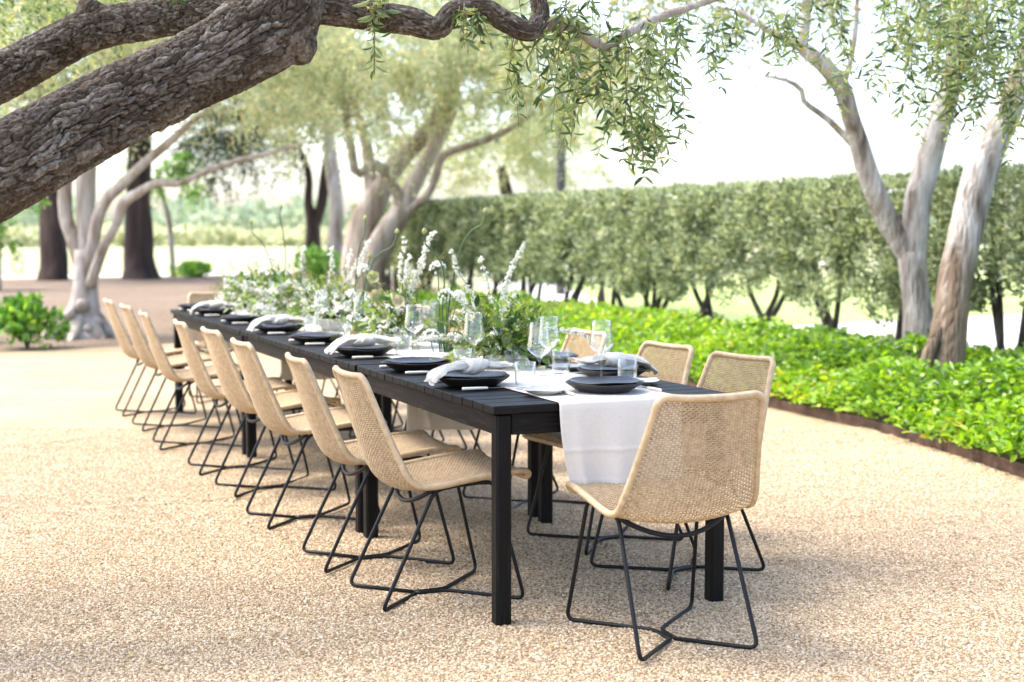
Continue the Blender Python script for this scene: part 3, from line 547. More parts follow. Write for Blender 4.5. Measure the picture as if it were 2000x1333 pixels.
# ------------------------------------------------------------------ hedge, one shrub after another
HX = 6.55
hy = np.arange(1.2, 23, 1.22)
for k, y in enumerate(hy):
    x = HX+rng.uniform(-.06, .06)
    t = thing('hedge_shrub', f'{ORD[k]} clipped shrub of the hedge counted from its right end', 'hedge shrub', (x, y, 0), 0, 'shrubs of the clipped hedge')
    far = y > 12
    nl = 13000 if not far else 6000
    # foliage gathered in rounded clumps over a clipped box, ragged below
    nc = 62; cu_ = rng.uniform(-.66, .66, nc); cz_ = .62+1.10*rng.random(nc); cw = rng.uniform(-.36, .36, nc); fr = rng.random(nc) < .62; cw = np.where(fr, -.40+rng.normal(0, .05, nc), cw)
    low = .66+.13*np.sin(cu_*4+y*1.7)+.16*(np.abs(cu_) > .42); ok = cz_ > low; pk = rng.integers(0, nc, nl); d_ = unit(rng.normal(size=(nl, 3))); rad_ = (.10+.06*rng.random(nc))[pk]*rng.random(nl)**.28
    w = cw[pk]+d_[:, 0]*rad_; u = cu_[pk]+d_[:, 1]*rad_*1.2; z = cz_[pk]+d_[:, 2]*rad_
    tp = rng.random(nl) < .16; u = np.where(tp, rng.uniform(-.7, .7, nl), u); w = np.where(tp, rng.uniform(-.48, .48, nl), w); z = np.where(tp, 1.80+.025*np.sin((u+y)*6)+.02*np.sin((u+y)*15+w*9)-abs(rng.normal(0, .035, nl)), z)
    z = np.minimum(z, 1.80+.05*rng.random(nl)**2+.02*np.sin((u+y)*6)); keep = ok[pk] | tp
    P = np.stack([w, u, z], -1)[keep]; n_ = len(P)
    D = np.stack([np.full(n_, -.35), rng.normal(size=n_)*.3, np.full(n_, .5)], -1)+d_[keep]*.6+rng.normal(size=(n_, 3))*.5
    s = 1.0 if not far else 1.35
    obj('foliage', leaf_mesh('foliage', P, D, .058*s*rng.uniform(.7, 1.3, n_), .030*s, 'hedge_leaf', T4), t)
    for j in range(rng.integers(3, 6)):
        mb = MB(); a = rng.uniform(-.36, .36); b_ = rng.uniform(-.12, .12)
        limb(mb, [(b_, rng.uniform(-.12, .12), -.05, .042), (b_*1.2, a*.5, .3, .034), (rng.uniform(-.1, .1), a*1.2, .75, .026), (rng.uniform(-.15, .15), a*1.7, 1.3, .012), (rng.uniform(-.15, .15), a*2, 1.6, .006)], 7, .1, .06)
        obj('stem', mb.mesh('stem', 'bark_hedge'), t)
pm = MB(); cbox(pm, -.08, .08, -.08, .08, -.1, 4.6, .012)
po = thing('wooden_post', 'tall dark post standing behind the hedge', 'post', (10.85, 23.0, 0)); obj('shaft', pm.mesh('shaft', 'pole', False), po)
pm = MB(); cbox(pm, -.095, .095, -.095, .095, 4.6, 4.64, .01); obj('cap', pm.mesh('cap', 'pole', False), po)

# ------------------------------------------------------------------ leafy ground cover
def cover():
    n = 76000; y = -1.1+17*rng.random(n)**1.25; ex = np.interp(y, [p[1] for p in EDGE], [p[0] for p in EDGE])
    x = ex+(7.3-ex)*rng.random(n)**1.35-.14*rng.random(n)**2
    h = np.clip((x-ex+.12)/.55, .12, 1)**.6*.40
    h = h*(1-.45*np.clip((x-5.6)/.7, 0, 1))
    h = h*(.85+.18*np.sin(x*3.1+y*2.2)+.13*np.sin(y*5.3-x*4.1)+.10*np.sin(x*9+y*7))
    z = .05+h*(1-.75*rng.random(n)**2.2)
    keep = ((x-5.69)**2+(y-4.87)**2 > .035) & ((x-5.08)**2+(y-3.93)**2 > .04); x, y, z = x[keep], y[keep], z[keep]; n = len(x)
    P = np.stack([x, y, z], -1); az = rng.random(n)*6.28; el = rng.uniform(-.1, .9, n)
    D = np.stack([np.cos(az)*np.cos(el), np.sin(az)*np.cos(el), np.sin(el)], -1); N = rng.normal(size=(n, 3))*.6+np.array([-.2, -.2, 1])
    rn = np.clip(.1+.75*rng.random(n)**1.2+.18*np.sin(x*2.3+y*1.1)*np.sin(y*1.7)+.1, 0, 1)
    o = obj('ground_cover', leaf_mesh('ground_cover', P, D, .072*rng.uniform(.4, 1.3, n), .039*rng.uniform(.6, 1.2, n), 'cover_leaf', T6, N, rn)); stuff(o)
    tag(o, 'bright green leafy ground cover filling the planter bed', 'ground cover')
cover()

# ------------------------------------------------------------------ the big overhanging olive in front
BIG_LOW = [(-2.55, .5, -.1, .36), (-2.52, .49, .12, .28), (-2.45, .46, .55, .22), (-2.3, .44, .95, .185), (-2.12, .43, 1.19, .165), (-1.85, .42, 1.35, .150), (-1.54, .42, 1.52, .136), (-1.35, .45, 1.63, .126), (-1.15, .49, 1.75, .121), (-.94, .52, 1.86, .119), (-.76, .56, 1.96, .130), (-.62, .62, 2.07, .152), (-.58, .67, 2.22, .150), (-.64, .76, 2.45, .135), (-.71, .93, 2.79, .11), (-.6, 1.3, 3.3, .07)]
BIG_UP = [(-2.5, .55, .6, .14), (-2.45, 1.0, 1.25, .125), (-2.15, 1.33, 1.61, .110), (-1.76, 1.23, 1.77, .097), (-1.49, 1.19, 1.89, .082), (-1.33, 1.13, 1.98, .075), (-1.18, 1.07, 2.06, .070), (-1.00, 1.00, 2.10, .066), (-.83, .93, 2.13, .064), (-.68, .81, 2.15, .062), (-.53, .75, 2.16, .058), (-.44, .66, 2.13, .056), (-.27, .58, 2.10, .052), (-.14, .52, 2.08, .049), (-.05, .48, 2.055, .041), (.01, .46, 2.115, .037), (.10, .43, 2.13, .035), (.19, .44, 2.09, .037), (.27, .40, 2.05, .035), (.33, .43, 2.10, .034), (.33, .44, 2.17, .030), (.33, .50, 2.26, .026), (.4, .7, 2.6, .018)]
BIG_RIGHT = [(.27, .42, 2.06, .03), (.44, .50, 2.10, .025), (.55, .56, 2.09, .021), (.68, .61, 2.04, .018), (.82, .67, 2.11, .017), (1.03, .80, 2.20, .016), (1.27, .93, 2.28, .015), (1.56, 1.03, 2.38, .013), (1.91, 1.11, 2.51, .008)]
def vor(u, v, pu, seed):
    """stretched cell pattern: u periodic with pu cells; returns F1, F2-F1 and cell value"""
    rs = np.random.default_rng(seed); tab = rs.random((512, 64, 3)); iu, iv = np.floor(u).astype(int), np.floor(v).astype(int)
    f1 = np.full(u.shape, 9.); f2 = np.full(u.shape, 9.); idv = np.zeros(u.shape)
    for du in (-1, 0, 1):
        for dv in (-1, 0, 1):
            cu, cv = iu+du, iv+dv; t = tab[cv % 512, cu % pu]; d = np.hypot(cu+.1+.8*t[..., 0]-u, cv+.1+.8*t[..., 1]-v)
            lt = d < f1; f2 = np.where(lt, f1, np.minimum(f2, d)); idv = np.where(lt, t[..., 2], idv); f1 = np.where(lt, d, f1)
    return f1, f2-f1, idv
def vnoise(u, v, pu, seed):
    """value noise, u periodic in pu cells"""
    tab = np.random.default_rng(seed).random((257, max(pu, 1))); iu, iv = np.floor(u).astype(int), np.floor(v).astype(int); fu, fv = u-iu, v-iv
    fu, fv = fu*fu*(3-2*fu), fv*fv*(3-2*fv); g = lambda a, b_: tab[b_ % 257, a % pu]
    return (g(iu, iv)*(1-fu)+g(iu+1, iv)*fu)*(1-fv)+(g(iu, iv+1)*(1-fu)+g(iu+1, iv+1)*fu)*fv
def bark_limb(pts, sides, step, depth, cells, stretch, seed, knob=.05):
    P = np.array(pts, float); ln = np.linalg.norm(np.diff(P[:, :3], axis=0), axis=1).sum(); n = int(ln/step)
    Q = smooth_path(P, n); Pp, T, N, B = frames(Q[:, :3]); r = Q[:, 3]
    th = np.linspace(0, 2*np.pi, sides, endpoint=False)[None, :]+np.zeros((n, 1)); s = np.linspace(0, ln, n)[:, None]+np.zeros((1, sides))
    cs = 2*np.pi*np.median(r)/cells; U0 = th/(2*np.pi)*cells; V0 = s/cs
    w1 = vnoise(U0*.5, V0*.25, cells//2, seed+20)-.5; w2 = vnoise(U0, V0*.7, cells, seed+21)-.5; w3 = vnoise(U0*2, V0*1.6, cells*2, seed+22)-.5
    U = U0+1.5*w1+.7*w2+.3*w3; Vv = V0/stretch+1.3*(vnoise(U0*.5, V0*.2, cells//2, seed+23)-.5)+.8*(vnoise(U0, V0*.5, cells, seed+24)-.5)+.35*w3
    _, g, idv = vor(U, Vv, cells, seed)
    _, g2, id2 = vor(U*2+.5, Vv*3.1, cells*2 if cells*2 <= 64 else 64, seed+1)
    fis = np.abs(vnoise(U*.5+7, Vv*.35, max(cells//2, 1), seed+25)+.5*vnoise(U, Vv*.8, cells, seed+26)-.75)
    sm = lambda x: np.clip(x, 0, 1)**2*(3-2*np.clip(x, 0, 1))
    plate = sm((g-.04)/.15)*.6+sm((g2-.02)/.15)*.2+sm((fis-.03)/.08)*.5
    fine = vnoise(U0*5, V0*3, cells*5, seed+27)-.5
    big = 1+knob*(np.sin(2*th+s*3+seed)+.7*np.sin(3*th-s*4.3)+.6*np.sin(s*7+1)*np.sin(th+2))
    disp = depth*(plate-.9+.26*(idv-.5)+.18*(id2-.5)+.14*fine)
    rr = r[:, None]*big+disp*np.clip(r[:, None]/.06, .35, 1.2)
    V = Pp[:, None]+(np.cos(th)[..., None]*N[:, None]+np.sin(th)[..., None]*B[:, None])*rr[..., None]
    i = np.arange(n-1)[:, None]*sides; j = np.arange(sides)[None, :]; j2 = (j+1) % sides
    F = np.stack([i+j, i+j2, i+sides+j2, i+sides+j], -1).reshape(-1, 4)
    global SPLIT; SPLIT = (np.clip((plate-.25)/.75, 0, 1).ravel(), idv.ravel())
    return V.reshape(-1, 3), F
def big_olive():
    t = thing('olive_tree', 'large rough-barked olive whose heavy limbs and sprays hang over the table from the left', 'tree', (-2.55, .5, 0))
    inv = Matrix.Translation((2.55, -.5, 0))
    def add(name, me, par=t):
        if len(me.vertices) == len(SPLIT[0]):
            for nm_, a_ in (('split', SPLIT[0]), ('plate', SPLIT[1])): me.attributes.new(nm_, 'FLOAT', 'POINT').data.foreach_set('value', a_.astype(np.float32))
        o = obj(name, me, par); o.matrix_parent_inverse = inv if par is t else par.matrix_world.inverted(); return o
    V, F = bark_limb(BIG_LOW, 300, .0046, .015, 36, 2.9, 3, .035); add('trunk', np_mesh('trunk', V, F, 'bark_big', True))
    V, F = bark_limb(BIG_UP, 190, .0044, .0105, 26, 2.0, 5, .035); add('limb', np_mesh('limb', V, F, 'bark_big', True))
    V, F = bark_limb(BIG_RIGHT, 40, .006, .003, 12, 2, 9, .06); add('limb', np_mesh('limb', V, F, 'bark_mid', True))
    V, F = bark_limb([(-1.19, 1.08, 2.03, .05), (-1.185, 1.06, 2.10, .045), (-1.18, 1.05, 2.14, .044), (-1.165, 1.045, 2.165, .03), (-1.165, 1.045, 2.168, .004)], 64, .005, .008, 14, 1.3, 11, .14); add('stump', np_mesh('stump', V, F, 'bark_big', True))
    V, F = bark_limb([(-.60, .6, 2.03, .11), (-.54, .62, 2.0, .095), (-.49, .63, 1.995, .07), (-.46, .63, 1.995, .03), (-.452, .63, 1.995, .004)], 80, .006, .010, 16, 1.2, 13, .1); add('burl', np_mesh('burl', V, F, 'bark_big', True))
    # upper boughs carrying the crown, above the frame
    boughs = [[(-.64, .8, 2.5, .09), (-.1, 1.3, 2.85, .06), (.6, 1.8, 3.05, .045), (1.4, 2.1, 3.2, .02)], [(-.7, .95, 2.85, .08), (-1.2, 1.8, 3.2, .05), (-1.5, 2.8, 3.4, .02)],
              [(-.6, 1.3, 3.3, .05), (-1.0, 2.8, 3.4, .035), (-1.0, 4.6, 3.1, .015)], [(-2.45, 1.0, 1.25, .1), (-2.7, 1.6, 2.2, .08), (-2.7, 2.6, 3.2, .03)], [(-.66, .8, 2.55, .06), (-.9, .0, 3.0, .04), (-1.2, -.8, 3.3, .015)], [(1.27, .93, 2.28, .014), (1.9, 1.1, 2.5, .012), (2.6, 1.25, 2.62, .009), (3.3, 1.3, 2.62, .005)], [(.33, .5, 2.26, .025), (.8, .4, 2.7, .018), (1.6, .5, 2.95, .01)]]
    for b_ in boughs:
        mb = MB(); limb(mb, b_, 10, .1, .06); add('bough', mb.mesh('bough', 'bark_mid'))
    # canopy, out of the picture above, that shades the table
    P, D = [], []
    blobs = [((-1.2, .9, 3.4), (1.7, 1.5, .5), 700), ((-2.6, 1.6, 3.5), (1.4, 1.4, .5), 420), ((.3, 1.2, 3.2), (1.2, 1.1, .4), 330), ((-1.2, -.6, 3.3), (1.3, .9, .4), 330), ((1.9, 1.3, 3.05), (1.1, .8, .35), 220), ((-1.0, 5.0, 3.0), (1.1, .8, .5), 330), ((-2.6, 3.6, 3.5), (1.0, 1.0, .5), 200)]
    for c, r, k in blobs:
        nc = max(4, k//11); cc, cd = ellipsoid_pts(nc, c, r, .2); pk = rng.integers(0, nc, k); S = cc[pk]+rng.normal(size=(k, 3))*.09
        p, d = twigs(S, cd[pk]*.5+rng.normal(size=(k, 3))*.7, rng.uniform(.2, .45, k), 16, .5); P.append(p); D.append(d)
    P = np.vstack(P); D = np.vstack(D)
    add('crown', leaf_mesh('crown', P, D, .058*rng.uniform(.7, 1.2, len(P)), .0135*rng.uniform(.8, 1.2, len(P)), 'olive_near'))
    # hanging sprays: each a drooping shoot with opposite leaves
    sp = []
    def shoots(k, c, r, ln, down=1.0, side=.35):
        for _ in range(k):
            p = np.array(c)+rng.uniform(-1, 1, 3)*np.array(r); d = np.array([rng.normal()*side, rng.normal()*side, -down+rng.normal()*.25]); sp.append((p, unit(d), rng.uniform(*ln)))
    # main cluster under the right-hand branch, as in the picture: 940-1260 px wide, down to 1.6 m
    shoots(22, (.60, .56, 2.10), (.34, .12, .07), (.12, .30)); shoots(19, (.76, .62, 1.98), (.22, .12, .10), (.14, .30)); shoots(11, (.88, .66, 1.86), (.12, .10, .08), (.12, .28))
    shoots(7, (.34, .45, 2.02), (.10, .06, .05), (.14, .3)); shoots(16, (.40, .42, 2.16), (.16, .05, .05), (.06, .14), .7, .7); shoots(7, (.95, .7, 1.76), (.07, .06, .05), (.12, .2), 1, .3)
    shoots(10, (.06, .42, 2.13), (.05, .03, .03), (.07, .14)); shoots(9, (-.26, .50, 2.15), (.06, .03, .03), (.05, .10)); shoots(2, (-.28, .5, 2.08), (.01, .01, .01), (.15, .17), 1, .05)
    shoots(7, (1.15, .85, 2.2), (.22, .1, .05), (.08, .2)); shoots(11, (1.45, .95, 2.27), (.25, .15, .06), (.1, .22)); shoots(3, (1.37, .95, 2.12), (.03, .05, .04), (.1, .16))
    shoots(60, (2.85, 1.25, 2.42), (.5, .35, .13), (.12, .32)); shoots(58, (3.1, 1.3, 2.30), (.36, .35, .18), (.14, .36)); shoots(18, (3.15, 1.3, 2.1), (.28, .3, .12), (.12, .3)); shoots(9, (2.5, 1.3, 2.2), (.25, .2, .1), (.1, .22))
    shoots(14, (1.9, 1.2, 2.34), (.25, .2, .08), (.1, .25)); shoots(7, (-.7, .95, 2.24), (.25, .1, .03), (.05, .1))
    S = np.array([s[0] for s in sp]); Dd = np.array([s[1] for s in sp]); Ln = np.array([s[2] for s in sp])
    stem = MB(); LP, LD, LL = [], [], []
    for p, d, l in sp:
        q = [p+d*l*t_+np.array([0, 0, -.25*l*t_*t_]) for t_ in np.linspace(0, 1, 6)]; tube(stem, q, np.linspace(.0024, .0011, 6), 4)
        T = unit(np.array(d)+np.array([0, 0, -.4])); a0 = rng.random()*3.1
        for k in range(max(3, int(l/.023))):
            t_ = (k+.6)*.023/l
            if t_ > 1: break
            c = p+d*l*t_+np.array([0, 0, -.25*l*t_*t_]); a = a0+k*1.57
            n1 = unit(np.cross(T, [.3, .9, .2])); n2 = np.cross(T, n1)
            for sgn in (1, -1):
                if rng.random() < .12: continue
                ld = unit(T*rng.uniform(.1, .8)+sgn*(n1*math.cos(a)+n2*math.sin(a))*rng.uniform(.6, 1.0)+rng.normal(size=3)*.25)
                LP.append(c); LD.append(ld); LL.append(rng.uniform(.040, .072))
    LP, LD, LL = np.array(LP), np.array(LD), np.array(LL); stuff(add('shoots', stem.mesh('shoots', 'twig')))
    # 300 leaves nearest the picture's sharp cluster become leaves of their own
    near = np.argsort(np.linalg.norm(LP-np.array((.75, .6, 1.9)), axis=1)); own, rest = near[:300], near[300:]
    cr = add('hanging_sprays', leaf_mesh('hanging_sprays', LP[rest], LD[rest], LL[rest], LL[rest]*.255, 'olive_near', T6)); cr['kind'] = 'stuff'
    variants = [leaf_mesh('leaf', np.zeros((1, 3)), np.array([[1., 0, 0]]), np.array([1.]), np.array([.255]), 'olive_near', T6, N=np.array([[0., 0, 1.]]), rnd=np.array([v])) for v in np.linspace(.0, .96, 12)]
    for k in own:
        o = obj('leaf', variants[rng.integers(0, 12)], t); q = Vector(LD[k]).to_track_quat('X', 'Z'); tw = Matrix.Rotation(rng.uniform(-1.4, 1.4), 4, 'X')
        o.matrix_parent_inverse = inv; o.matrix_basis = Matrix.Translation(LP[k]) @ q.to_matrix().to_4x4() @ tw @ Matrix.Scale(LL[k], 4)
big_olive()

# ================================================================== TABLES
TOPZ, TH = .75, .028
X0, X1 = -.045, .878
TABLES = [(-.045, 1.535), (1.565, 3.90), (3.93, 6.35)]
tname = ['nearest', 'middle', 'farthest']
plank_cache = {}
rail_long = {}
lm = MB(); cbox(lm, -.028, .028, -.028, .028, -.03, TOPZ-TH-.001, .008); leg_me = lm.mesh('leg', 'black_wood_leg', False)
for ti, (y0, y1) in enumerate(TABLES):
    yc = (y0+y1)/2; t = thing('dining_table', f'{tname[ti]} of three black slatted wooden tables set end to end', 'table', ((X0+X1)/2, yc, 0), 0, 'tables in the long row')
    w2 = (X1-X0)/2; L_ = y1-y0; n = round(L_/.098); pw = L_/n
    mb = MB(); cbox(mb, -w2, w2, -pw/2+.0014, pw/2-.0014, -TH, 0, .0028); pme = mb.mesh('plank', 'black_wood', False)
    for k in range(n):
        obj('plank', pme, t, (random.uniform(-.0015, .0015), -L_/2+pw*(k+.5), TOPZ+random.uniform(-.0008, .0006)))
    for sx in (-1, 1):
        for sy in (-1, 1): obj('leg', leg_me, t, (sx*(w2-.045), sy*(L_/2-.045), 0))
    mb = MB(); cbox(mb, -.011, .011, -(L_/2-.0735), L_/2-.0735, TOPZ-TH-.075, TOPZ-TH-.002, .003); rme = mb.mesh('apron', 'black_wood_rail', False)
    for sx in (-1, 1): obj('apron', rme, t, (sx*(w2-.034), 0, 0))
    mb = MB(); cbox(mb, -(w2-.0735), w2-.0735, -.011, .011, TOPZ-TH-.075, TOPZ-TH-.002, .003); rme = mb.mesh('apron', 'black_wood', False)
    for sy in (-1, 1): obj('apron', rme, t, (0, sy*(L_/2-.034), 0))
    mb = MB(); cbox(mb, -.03, .03, -(L_/2-.048), L_/2-.048, TOPZ-TH-.03, TOPZ-TH-.002, .002); obj('centre_beam', mb.mesh('centre_beam', 'black_wood_rail', False), t)

# ------------------------------------------------------------------ runners (one for each table, both ends hang)
def runner(ti, y0, y1, xc, hw, drops, seed):
    rs = np.random.default_rng(seed); zt = TOPZ+.0025
    # path along y: hang up, over, hang down
    def path():
        pts = []
        for z in np.linspace(zt-drops[0], zt-.03, 44): pts.append((y0-.009, z))
        for a in np.linspace(0, math.pi/2, 6)[1:]: pts.append((y0-.009+.012*(1-math.cos(a)), zt-.012+.012*math.sin(a)))
        for y in np.linspace(y0+.03, y1-.03, int((y1-y0)/.03)): pts.append((y, zt))
        for a in np.linspace(math.pi/2, 0, 6)[:-1]: pts.append((y1+.009-.012*(1-math.cos(a)), zt-.012+.012*math.sin(a)))
        for z in np.linspace(zt-.03, zt-drops[1], 44): pts.append((y1+.009, z))
        return pts
    pts = path(); nx = 44; V = []
    for (y, z) in pts:
        hang = max(0, (zt-.012-z))/.3; near = 1 if y < (y0+y1)/2 else -1
        for k in range(nx):
            s = k/(nx-1)*2-1
            x = xc+s*hw*(1-.035*min(hang, 1))+.012*hang*math.sin(2.2*s+seed)+(.05*hang*hang*(.5-s*.5)**3 if near == 1 else 0)
            fold = .014*min(hang, 1)*(math.sin(5.2*s+1.1*seed+hang)+.6*math.sin(11*s+2+hang*1.4)+.5*math.exp(-((s+.72)/.07)**2)*2.2)
            end = zt-(drops[0] if near == 1 else drops[1])
            if z < end+.028: fold += .0018
            fold += .0035*math.exp(-((hang-.52)/.02)**2)+.003*math.exp(-((s-.12-.05*hang)/.03)**2)*min(hang*3, 1)
            zz = z
            if hang <= 0: zz = z+.0007*(1+math.sin(s*9+y*7+seed))+.001*max(0, math.sin(y*11+s*2+seed))**6
            V.append((x, y-near*(fold+.014*min(hang, 1)*1.0 if hang > 0 else 0), zz-.006*hang*math.sin(3*s+seed)))
    n = len(pts); F = [(i*nx+k, i*nx+k+1, (i+1)*nx+k+1, (i+1)*nx+k) for i in range(n-1) for k in range(nx-1)]
    me = MB().add(V, F).mesh('table_runner', 'runner'); o = obj('table_runner', me)
    md = o.modifiers.new('cloth', 'SOLIDIFY'); md.thickness = .0012; md.offset = 1
    # stitched hem at the hanging ends
    return o
labs = ['pale linen runner on the nearest table, its front end hanging behind the wicker chair', 'pale linen runner on the middle table under the flowers', 'pale linen runner on the farthest table']
for ti, (y0, y1) in enumerate(TABLES):
    tag(runner(ti, y0, y1, .425, .235, (.295, .31), ti+1), labs[ti], 'table runner', 'linen table runners')

# ================================================================== CHAIRS
PROF = [(.287, .444), (.283, .461), (.258, .473), (.17, .469), (.05, .455), (-.06, .441), (-.120, .441), (-.160, .458), (-.188, .500), (-.216, .566), (-.258, .672), (-.302, .785), (-.322, .830)]
def chair_meshes():
    prof = smooth_path(np.array([(a, 0, b_) for a, b_ in PROF]), 400); s = np.concatenate([[0], np.cumsum(np.linalg.norm(np.diff(prof, axis=0), axis=1))]); LT = s[-1]
    def pr(b_): return np.interp(b_*LT, s, prof[:, 0]), np.interp(b_*LT, s, prof[:, 2])
    wb = np.array([0, .05, .2, .38, .5, .58, .7, .85, 1.0]); ww = np.array([.220, .229, .236, .240, .240, .234, .215, .193, .177])
    def halfw(b_):
        w = np.interp(b_, wb, ww); r = .030
        for d in (b_*LT, (1-b_)*LT):
            q = np.clip(1-d/r, 0, 1); w = w-r*(1-np.sqrt(np.maximum(0, 1-q*q)))*.9
        return w
    cb = np.array([0, .1, .3, .45, .55, .75, .92, 1]); cd = np.array([.002, .010, .020, .034, .044, .040, .024, .014])
    def surf(a, b_):
        a = np.asarray(a, float); b_ = np.asarray(b_, float)
        f, z = pr(b_); e = 1e-3; f2, z2 = pr(np.clip(b_+e, 0, 1)); f1, z1 = pr(np.clip(b_-e, 0, 1))
        tf, tz = f2-f1, z2-z1; l = np.hypot(tf, tz)+1e-9; nf, nz = tz/l, -tf/l      # normal: up for seat? chosen below
        # seat runs backwards (tf<0) -> nz>0 : points up / forward, the sitter's side
        k = np.interp(b_, cb, cd)*(1-a*a)
        return np.stack([a*halfw(b_), f-nf*k, z-nz*k], -1), np.stack([np.zeros_like(nf), nf, nz], -1)
    nwarp, nweft = 37, int(LT/.0072)
    aw = np.linspace(-.965, .965, nwarp); bsplit = .50
    parts = {'seat': [[], [], 0], 'backrest': [[], [], 0]}
    def put(key, V, F): p = parts[key]; p[0].append(V); p[1].append(F+p[2]); p[2] += len(V)
    # warps
    for a in aw:
        for key, b0, b1 in (('seat', .006, bsplit), ('backrest', bsplit, .994)):
            bb = np.linspace(b0, b1, 70); P, _ = surf(np.full(70, a), bb); V, F = tube_np(P, .0023, 4, cap=False); put(key, V, F)
    ns = (nwarp-1)*3+1; aa = np.linspace(-.985, .985, ns)
    for j in range(nweft):
        b_ = (j+.5)/nweft; P, N = surf(aa, np.full(ns, b_)); ph = np.pi*(j % 2)
        P = P+N*(.0024*np.cos(np.linspace(0, np.pi*(nwarp-1), ns)+ph))[:, None]
        V, F = tube_np(P, .0027, 5, cap=False); put('seat' if b_ < bsplit else 'backrest', V, F)
    out = {k: np_mesh(k, np.vstack(p[0]), np.vstack(p[1]), 'rattan', True) for k, p in parts.items()}
    # wrapped rim: closed path round the outline
    q = 130; b1 = np.linspace(0, 1, q); side1, _ = surf(np.ones(q), b1); top, _ = surf(np.linspace(1, -1, 60), np.ones(60)); side2, _ = surf(-np.ones(q), b1[::-1]); bot, _ = surf(np.linspace(-1, 1, 60), np.zeros(60))
    path = np.vstack([side1, top[1:], side2[1:], bot[1:-1]]); d = np.linalg.norm(np.diff(np.vstack([path, path[:1]]), axis=0), axis=1); ss = np.concatenate([[0], np.cumsum(d)]); Lr = ss[-1]
    nr = int(Lr/.0016); tt = np.linspace(0, Lr, nr, endpoint=False); pc = np.vstack([path, path[:1]]); rp = np.stack([np.interp(tt, ss, pc[:, k]) for k in range(3)], -1)
    for _ in range(4): rp = (np.roll(rp, 1, 0)+2*rp+np.roll(rp, -1, 0))/4
    rr = .0112+.0008*np.abs(np.sin(tt/.0048*np.pi))+.0003*np.sin(tt*37)
    V, F = tube_np(rp, rr, 8, True); out['rim'] = np_mesh('rim', V, F, 'rattan_rim', True)
    # rods
    r = .0072; zb = .007
    for sx in (1, -1):
        P = fillet([(sx*.145, -.01, .415), (sx*.178, -.085, .412), (sx*.190, -.255, zb)], .04, 6); P2 = None
    out['leg_front'] = None
    def rod(name, P, rad=r, n=8): mb = MB(); tube(mb, P, rad, n); return mb.mesh(name, 'rod')
    # each side rod: rear foot, up, along under the seat edge, down to the front foot; one leg mesh each
    for sx, key in ((1, 'r'), (-1, 'l')):
        rear = fillet([(sx*.012, -.075, zb), (sx*.206, -.264, zb), (sx*.193, -.065, .417), (sx*.201, .02, .431), (sx*.202, .06, .433)], .035, 7)
        front = fillet([(sx*.202, .06, .433), (sx*.206, .155, .439), (sx*.238, .262, zb), (sx*.012, .045, zb), (sx*.009, -.03, zb), (sx*.012, -.075, zb)], .035, 7)
        out['rear_leg_'+key] = rod('rear_leg', rear); out['front_leg_'+key] = rod('front_leg', front)
    a = np.linspace(-1, 1, 24); strap = np.stack([a*.197, -.075-.045*(1-a*a), .419-.062*(1-a*a)], -1)
    mb = MB(); V, F = tube_np(strap, .0085, 8); V2 = V.copy(); mb.add(V2, quads_to_faces(F)); out['seat_strap'] = mb.mesh('seat_strap', 'rod')
    strap2 = np.stack([a*.203, .13+.0*a, .432-.018*(1-a*a)], -1); out['front_strap'] = rod('front_strap', strap2, .006)
    return out
CM = chair_meshes()
def chair(label, x, y, ang, group='woven chairs around the table'):
    """ang: facing direction in degrees measured from +Y counter-clockwise"""
    t = thing('wicker_chair', label, 'chair', (x, y, 0), R(ang), group)
    for k, nm in (('seat', 'seat'), ('backrest', 'backrest'), ('rim', 'rim'), ('rear_leg_l', 'leg'), ('rear_leg_r', 'leg'), ('front_leg_l', 'leg'), ('front_leg_r', 'leg'), ('seat_strap', 'seat_strap'), ('front_strap', 'seat_support')):
        obj(nm, CM[k], t)
    return t
chair('tan wicker chair at the near end of the table with its back to the camera', .44, -.333, -3)
LC = [(-.07, .485, -90), (-.10, 1.10, -92.5), (-.13, 2.0, -89), (-.11, 2.83, -87.5), (-.14, 3.52, -91.5), (-.19, 4.5, -93), (-.18, 5.4, -89), (-.19, 6.22, -90.5)]
for k, (x, y, a) in enumerate(LC): chair(f'{ORD[k]} tan wicker chair from the near end along the left side of the table', x, y, a)
RC = [(.935, .43, 101), (.925, 1.05, 97), (.96, 1.95, 93), (.97, 3.05, 90), (1.0, 3.8, 90), (1.0, 4.6, 91), (1.0, 5.4, 90), (1.0, 6.15, 90)]
for k, (x, y, a) in enumerate(RC): chair(f'{ORD[k]} tan wicker chair from the near end along the right side of the table', x, y, a)
chair('tan wicker chair at the far end of the table facing the camera', .42, 6.85, 180)

# ================================================================== TABLEWARE
def wobble(seed, amp=.012, zamp=.0016):
    rs = np.random.default_rng(seed); p = rs.random(4)*6.28
    return lambda a, r: (1+amp*(math.sin(2*a+p[0])*.6+math.sin(3*a+p[1])*.5+.3*math.sin(5*a+p[2])), zamp*(math.sin(3*a+p[3])+.6*math.sin(5*a+p[0]))*min(1, (r/.1)**3))
def plate_mesh(name, R_, h, foot, mat, seed):
    mb = MB(); p = [(.0005, .004), (foot*.8, .004), (foot*.88, .0), (foot, .0), (foot*1.05, .003), (R_*.80, h*.42), (R_*.95, h*.82), (R_*.995, h*.97), (R_, h), (R_*.988, h+.0015), (R_*.965, h-.0005), (R_*.90, h*.80), (R_*.74, h*.46), (R_*.62, h*.34), (R_*.3, h*.30), (.0005, h*.29)]
    return lathe(mb, p, 56, wobble(seed)).mesh(name, mat)
dinner = [plate_mesh('dinner_plate', .143, .034, .092, 'plate2', s) for s in (1, 2, 3)]
salad = [plate_mesh('salad_plate', .131, .023, .085, 'plate', s) for s in (4, 5, 6)]
